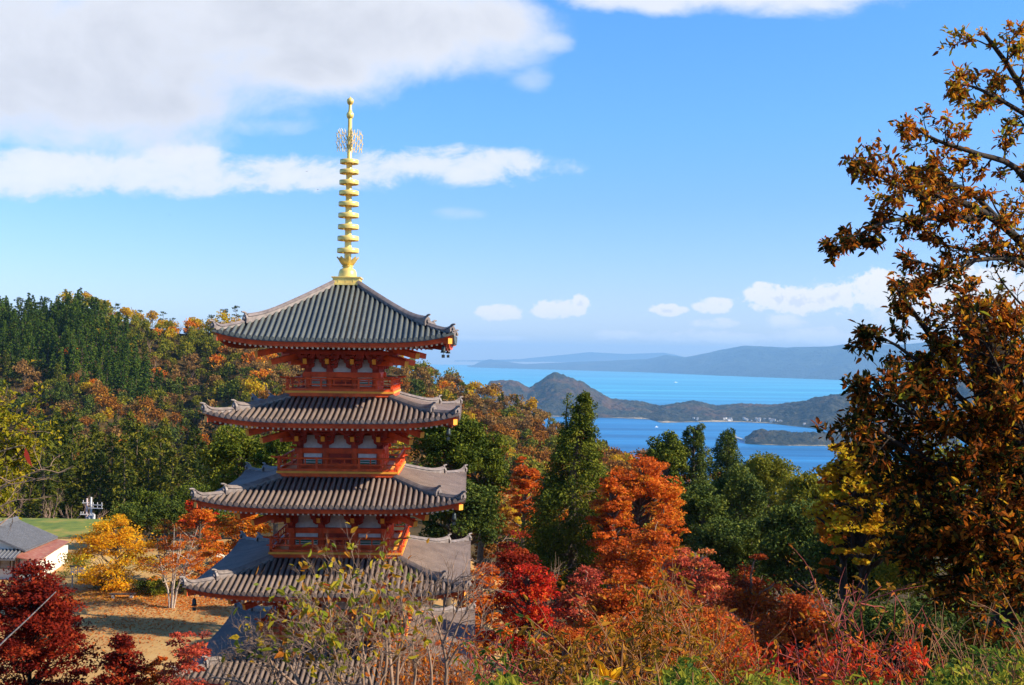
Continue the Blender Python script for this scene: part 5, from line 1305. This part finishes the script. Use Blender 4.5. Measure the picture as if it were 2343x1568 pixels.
def left_bough():
    rng = np.random.default_rng(51); d = 17.0; root = empty("broadleaf_tree", (0, 0, 0), 0, "gold green leafy boughs of a tree reaching in at the left edge", "tree"); tb = Tubes(6); fo = Foliage(); tips = []
    x = (-420 - 1171.5)/FPX*d; T = [(x, d, tz(x, d) - .3), (x + .1, d, 17), (x + .2, d, 20), (x + .5, d, 22)]; tb.add(T, [.26, .22, .15, .08])
    for pts in ([(-400, 1150, 17), (-200, 1040, 17), (-60, 985, 16.8), (35, 985, 16.6)], [(-400, 1200, 17), (-200, 1100, 17), (-50, 1050, 16.8), (30, 1055, 16.5)], [(-400, 1250, 17), (-200, 1150, 17), (-80, 1100, 17), (-10, 1100, 17)], [(-380, 1100, 17), (-150, 960, 17), (-40, 945, 17)],
                [(-400, 1220, 17), (-300, 1200, 17), (-150, 1130, 17), (-40, 1130, 17)]):
        P = trace(pts, 14); q0 = np.array([np.interp(P[0][2], [17, 20, 22], [x + .1, x + .2, x + .5]), d, min(21.5, P[0][2])]); tb.add(np.concatenate([[q0], P]), np.linspace(.06, .012, 15))
        for q in range(22):
            f = .3 + .7*q/22; i = min(12, int(f*13)); t = unit(P[i+1] - P[i]); sprout(rng, P[i], unit(t*.7 + unit(rng.normal(size=3))*.8), .45*(.6 + .6*rng.random()), .012, 1, 3, tb, tips, .7, 3, .1, .3, .6, 4)
    leafy(fo, tips, 9000, .062, rng, .45, .22, .7, .1, .04, .6, .6)
    obj("trunk", tb.mesh("trunk", BARK), root); obj("crown", fo.mesh("crown", L_GOLDGREEN), root)
    root = empty("bare_tree", (0, 0, 0), 0, "bare pale twigs reaching in below the gold green boughs at the left edge", "bare tree"); tb = Tubes(5); tips = []
    b = (-120 - 1171.5)/FPX*15; tb.add([(b, 15, tz(b, 15) - .2), (b + .1, 15, 17.0), (b + .2, 15, 18.4)], [.06, .05, .035])
    for pts in ([(-100, 1190, 15), (0, 1115, 15), (60, 1088, 15), (130, 1062, 15)], [(-100, 1200, 15), (0, 1120, 15), (70, 1100, 15), (150, 1078, 15)], [(-100, 1220, 15), (20, 1150, 15), (70, 1145, 15)], [(-100, 1270, 15), (0, 1200, 15), (40, 1165, 15)]):
        P = trace(pts, 12); tb.add(P, np.linspace(.013, .004, 12))
        for q in range(4): i = 5 + q*2 - (q > 2); sprout(rng, P[i], unit(P[i+1] - P[i] + rng.normal(size=3)*.4), .35, .005, 2, 3, tb, tips, .5, 2, .1, .3, .6, 4)
    obj("trunk", tb.mesh("trunk", TWIG_GREY), root)
    root = empty("twig", (0, 0, 0), 0, "thin twig with one hanging dark red leaf near the left edge", "twig"); tb = Tubes(5); P = trace([(-260, 1180, 5), (-60, 1060, 5), (40, 1022, 5), (58, 1024, 5)], 12); tb.add(P, np.linspace(.006, .002, 12))
    bx = (-300 - 1171.5)/FPX*5; tb.add(np.array([(bx, 5.0, tz(bx, 5)), (bx + .04, 5.0, 19.3), tuple(P[0])]), [.008, .007, .006]); obj("stem", tb.mesh("stem", BARK), root)
    f2 = Foliage(); f2.add(leaves_near(np.array([P[-1]]), np.array([[.35, 0, -1.0]]), .095, rng, .40, .1, .3, .2, 0), .2, 2); obj("leaf", f2.mesh("leaf", L_CRIMSON), root)
left_bough()

def pagoda_bush():
    rng = np.random.default_rng(88); D = 6.0; root = empty("shrub", (0, 0, 0), 0, "half bare grey twigged shrub with mottled green leaves before the lower pagoda roofs", "shrub"); tb = Tubes(5); fo = Foliage()
    def base(px, d): x = (px - 1171.5)/FPX*d; return np.array([x, d, tz(x, d) - .1])
    S = [([(835, 1640, 6), (828, 1500, 6), (815, 1380, 6), (800, 1268, 6.0)], 24, .30, 210), ([(862, 1640, 6.1), (885, 1500, 6.1), (875, 1390, 6.1), (852, 1285, 6.1)], 22, .28, 190),
         ([(800, 1640, 5.9), (742, 1520, 5.9), (702, 1420, 5.9), (690, 1335, 5.8)], 22, .28, 170), ([(830, 1650, 5.7), (780, 1540, 5.6), (760, 1430, 5.6), (755, 1340, 5.6)], 22, .28, 210),
         ([(905, 1640, 6.2), (912, 1500, 6.2), (925, 1420, 6.2), (915, 1320, 6.2)], 20, .26, 60), ([(780, 1650, 6), (680, 1560, 6), (590, 1480, 6), (522, 1452, 6)], 18, .25, 16), ([(780, 1660, 5.9), (640, 1585, 5.9), (545, 1540, 5.9), (480, 1520, 5.9)], 18, .24, 14),
         ([(700, 1650, 5.8), (640, 1560, 5.8), (620, 1490, 5.8), (600, 1435, 5.8)], 18, .24, 30), ([(760, 1660, 5.7), (690, 1560, 5.7), (660, 1490, 5.7), (650, 1430, 5.7)], 18, .24, 60), ([(860, 1650, 5.6), (850, 1560, 5.5), (830, 1460, 5.5), (840, 1390, 5.5)], 22, .28, 240),
         ([(800, 1660, 5.5), (770, 1580, 5.4), (740, 1500, 5.4), (720, 1450, 5.4)], 20, .26, 200), ([(930, 1650, 5.9), (950, 1540, 5.9), (945, 1450, 5.9), (960, 1370, 5.9)], 18, .24, 50), ([(905, 1650, 6), (890, 1450, 6.2), (895, 1370, 6.2), (882, 1300, 6.2)], 18, .26, 60), ([(770, 1650, 5.8), (735, 1480, 5.9), (760, 1380, 5.9), (735, 1300, 5.9)], 16, .24, 60)]
    bs = base(850, 5.8)
    for pts, ns, sl_, nl in S:
        ns = int(ns*.52)
        P = trace(pts, 14); P[:, 2] -= .07*np.linspace(0, 1, 14); P = np.concatenate([[bs + rng.normal(size=3)*np.array([.1, .1, 0])], P]); rr = np.linspace(.012, .003, len(P)); tb.add(P, rr); tips = []
        for q in range(ns):
            f = .30 + .7*(q + rng.random())/ns; i = min(len(P)-2, int(f*(len(P)-1))); t = unit(P[i+1] - P[i]); e = unit(np.cross(t, rng.normal(size=3)))
            sprout(rng, P[i], unit(t*.8 + e*.8), sl_*(1.1 - .6*f)*(.6 + .7*rng.random()), max(.0022, rr[i]*.42), 1, 4, tb, tips, .6, 3, .15, .45, .62, 4)
        leafy(fo, tips, int(nl*.45), .044, rng, .55, .24, .75, .02, .01, .5, .50, .35)
    obj("stem", tb.mesh("stem", TWIG_GREY), root); obj("foliage", fo.mesh("foliage", L_MIXED), root)
    # slender sapling in front of the right roof slopes
    root = empty("sapling", (0, 0, 0), 0, "slender leafless sapling with pale curving branches before the lower pagoda roofs", "sapling"); tb = Tubes(6); tips = []; bs = base(1005, 6.6)
    S = [([(1010, 1640, 6.6), (1022, 1530, 6.6), (1004, 1440, 6.6), (985, 1385, 6.6), (1008, 1335, 6.6)], .013), ([(1020, 1520, 6.6), (1045, 1440, 6.6), (1068, 1400, 6.6), (1090, 1370, 6.6)], .008), ([(1022, 1530, 6.6), (1050, 1480, 6.6), (1085, 1460, 6.6), (1105, 1440, 6.6)], .008),
         ([(1004, 1440, 6.6), (1018, 1385, 6.6), (1030, 1340, 6.6), (1062, 1310, 6.6)], .007), ([(975, 1640, 6.5), (988, 1560, 6.5), (978, 1470, 6.5), (962, 1400, 6.5), (975, 1350, 6.5)], .010), ([(1010, 1480, 6.6), (1035, 1420, 6.6), (1060, 1370, 6.6), (1090, 1340, 6.6)], .007)]
    for n, (pts, r) in enumerate(S):
        P = trace(pts, 14)
        if n in (0, 4): P = np.concatenate([[bs], P])
        rr = np.linspace(r, .0025, len(P)); tb.add(P, rr)
        for q in range(9):
            i = min(len(P)-2, int((.4 + .6*q/9)*(len(P)-1))); t = unit(P[i+1] - P[i]); sprout(rng, P[i], unit(t*.9 + unit(np.cross(t, rng.normal(size=3)))*.6), .17*(.6 + .7*rng.random()), .0032, 2, 4, tb, tips, .5, 2, .2, .35, .65, 4)
    obj("stem", tb.mesh("stem", TWIG_GREY), root)
pagoda_bush()

def shrub(label, px0, px1, tops, d, ns, stem_m, leaf_m, size, per, tint, seed, droop=.4, kids=4, klen=.22, asp=.36, lean=.12, name="shrub", low=.25, dj=.35, tj=.2, r=.006):
    """stems from the ground fanning up to the given heights (picture rows at depth d)"""
    rng = np.random.default_rng(seed); root = empty(name, (0, 0, 0), 0, label, "shrub"); tb = Tubes(5); fo = Foliage()
    for q in range(ns):
        f = (q + rng.random())/ns; px = px0 + (px1 - px0)*f; dd = d + rng.normal()*dj; top = np.interp(f, np.linspace(0, 1, len(tops)), tops) + abs(rng.normal())*45
        pt = np.array(W(px, top, dd)); bx = pt[0] - lean*rng.normal()*1.2; b = np.array([bx, dd + rng.normal()*.1, tz(bx, dd) - .05]); P = bent(b, pt, rng, .07, 9); P[-1] += np.array([rng.normal()*.06, 0, -.02]); rr = np.linspace(r, r*.3, 9); tb.add(P, rr); tips = []
        for i in range(3, 9):
            t = unit(P[min(i+1, 8)] - P[i-1])
            if i/8 > low: tips += [(P[i], t, 1)]*3
        for k in range(kids):
            i = rng.integers(3, 8); t = unit(P[i+1] - P[i]); sprout(rng, P[i], unit(t*.9 + unit(np.cross(t, rng.normal(size=3)))*.7), klen*(.6 + .7*rng.random()), r*.45, 2, 3, tb, tips, .6, 2, .1, .3, .6, 4)
        if per: leafy(fo, tips, int(per*(.6 + .8*rng.random())), size, rng, tint, tj, .65, droop, .012, .5, asp, .4)
    obj("stem", tb.mesh("stem", stem_m), root)
    if per: obj("foliage", fo.mesh("foliage", leaf_m), root)
    return root
shrub("olive tan shrub with drooping narrow leaves low in the middle of the slope", 1235, 1445, [1445, 1420, 1425, 1440, 1470], 5.4, 20, TWIG_TAN, L_DROOP, 0.041, 77, .5, 501, .55)
shrub("tallest drooping olive tan shrub with orange stems in front of the rosy red maple", 1455, 1615, [1400, 1310, 1272, 1300, 1390], 6.2, 22, TWIG_TAN, L_DROOP, 0.042, 82, .5, 502, .55)
shrub("russet and tan leafy shrub right of the tallest drooping shrub", 1600, 1720, [1400, 1430, 1480], 6.0, 10, TWIG_TAN, L_MIXED, 0.037, 62, .35, 503, .4)
shrub("red stemmed shrub with tan leaves above and scarlet leaves below", 1890, 2075, [1380, 1335, 1300, 1345, 1400], 5.0, 10, TWIG_RED, L_DROOP, 0.031, 42, .5, 504, .4, kids=3)
shrub("scarlet leaved low shrub around the foot of the red stemmed shrub", 1880, 2090, [1480, 1440, 1450, 1470], 4.9, 20, TWIG_RED, L_SCARLET, 0.034, 68, .62, 505, .3, kids=3, klen=.13, low=.45)
shrub("scarlet leaved bush with thin red shoots left of the red stemmed shrub", 1745, 1885, [1500, 1470, 1490], 4.9, 15, TWIG_RED, L_SCARLET, 0.033, 68, .6, 506, .3, kids=3, klen=.13, low=.4)
shrub("long bare red shoots arching over the scarlet leaved bush", 1725, 2140, [1395, 1370, 1420, 1330, 1270, 1300, 1360], 5.1, 9, TWIG_RED, L_SCARLET, 0.027, 0, .5, 507, kids=2, klen=.3, lean=.25, name="shoots")
shrub("tangle of brown twigs right of the red stemmed shrub", 2070, 2250, [1440, 1400, 1420, 1450], 5.0, 13, TWIG_TAN, L_DROOP, 0.024, 11, .6, 508, .3, kids=6, klen=.22)
shrub("tall green leafed stalk in the lower right corner", 2318, 2345, [1340, 1400], 4.6, 3, TWIG_TAN, L_GREEN, 0.037, 32, .5, 509, .2, kids=3)
shrub("green bush beneath the tall stalk in the lower right corner", 2260, 2400, [1470, 1450, 1440], 4.8, 20, TWIG_TAN, L_GREEN, 0.034, 62, .3, 510, .2)
shrub("upright dark green leafy stalks right of the pagoda foot", 1085, 1215, [1440, 1480, 1450, 1490], 5.2, 9, TWIG_RED, L_GREEN, 0.051, 22, .25, 511, .35, kids=1, asp=.30)
shrub("orange brown twiggy shrub in front of the pagoda foot", 880, 1085, [1470, 1440, 1460], 9.0, 46, TWIG_TAN, L_ORANGE, 0.037, 75, .35, 512, .1, kids=6, klen=.35)
shrub("thin rusty twigs between the pagoda foot and the olive tan shrub", 1085, 1240, [1480, 1500, 1490], 6.5, 18, TWIG_RED, L_RUST, 0.031, 30, .5, 513, .3)
shrub("orange tipped shoots low between the olive tan shrub and the scarlet bush", 1420, 1750, [1500, 1480, 1490, 1500], 4.8, 24, TWIG_TAN, L_MIXED, 0.034, 50, .35, 514, .3)
def yellow_sprig():
    rng = np.random.default_rng(61); root = empty("sapling", (0, 0, 0), 0, "small sapling with large bright yellow leaves at the bottom of the slope", "sapling"); x, d = (1395 - 1171.5)/FPX*4.6, 4.6; b = np.array([x, d, tz(x, d)]); top = np.array(W(1392, 1560, d)); tb = Tubes(5); tb.add(bent(b, top, rng, .05, 7), np.linspace(.008, .004, 7)); fo = Foliage()
    A = np.array([(math.cos(a)*.9, math.sin(a)*.9, .9 + .4*rng.random()) for a in np.linspace(0, 5.6, 9)]); P = top + np.array([[0, 0, -.03]])*rng.random((9, 1)); fo.add(leaves_near(P, A, .085, rng, .42, .5, .3, .35), .45 + rng.normal(size=9)*.15, 2)
    obj("stem", tb.mesh("stem", TWIG_TAN), root); obj("foliage", fo.mesh("foliage", L_YELLOW), root)
yellow_sprig()
def cover():
    """leafy ground cover along the brink of the slope"""
    rng = np.random.default_rng(71); fo = Foliage(); n = 26000; d = 4.0 + 1.6*rng.random(n); c = 1080 + 1400*rng.random(n); x = (c - 1171.5)/FPX*d; g = terrain(x, d)
    topv = CAMZ - d*(np.interp(c, [1080, 1250, 1480, 1560, 1700, 1850, 2000, 2150, 2250, 2400], [.299, .301, .297, .284, .288, .292, .294, .284, .277, .268]) + .010*np.sin(c*.031) + .006*np.sin(c*.09 + d*9)); f = rng.random(n)**.45
    z = g + (topv - g)*f + rng.normal(size=n)*.015; P = np.stack([x, d, z], -1); T = unit(rng.normal(size=(n, 3)) + np.array([0, -.2, .1]))
    fo.add(leaves_near(P, T, .034, rng, .5, .9, .25, .3), .62 + .25*np.sin(x*7) + rng.normal(size=n)*.22, 2)
    me = fo.mesh("ground_cover", L_GREEN); tag(obj("ground_cover", me), kind='stuff')
    tb = Tubes(3)
    for q in range(0, n, 24): tb.add(np.array([(x[q] + rng.normal()*.03, d[q], g[q] - .03), (x[q], d[q], z[q])]), .0025)
    tag(obj("ground_cover_stems", tb.mesh("ground_cover_stems", TWIG_TAN)), kind='stuff')
cover()
def stalk():
    rng = np.random.default_rng(3); tb = Tubes(5); x = (-230 - 1171.5)/FPX*6; P = np.concatenate([[(x, 6.0, tz(x, 6.0))], trace([(-80, 1560, 6), (0, 1476, 6), (60, 1420, 6), (128, 1354, 6)], 8)]); tb.add(P, np.linspace(.006, .0025, len(P)))
    tag(obj("dry_stalk", tb.mesh("dry_stalk", BARK_PALE)), "single thin pale dry stalk slanting across the large dark crimson maple", "stalk")
stalk()
# ------------------------------------------------------------------ air
def build_haze():
    m = bpy.data.materials.new("pale_air"); m.use_nodes = True; n = m.node_tree.nodes
    n.remove(n['Principled BSDF']); v = n.new('ShaderNodeVolumePrincipled')
    v.inputs['Color'].default_value = (.33, .63, .98, 1); v.inputs['Density'].default_value = 4.0e-5; v.inputs['Anisotropy'].default_value = .0
    m.node_tree.links.new(v.outputs[0], n['Material Output'].inputs['Volume'])
    try: m.cycles.homogeneous_volume = True
    except Exception: pass
    b = MB(); zl, zh = SEA - 460.0, 560.0
    b.box((0, 22000, (zl + zh)/2), (94000, 46400, zh - zl)); o = b.build("haze", m); tag(o, kind='stuff')
build_haze()
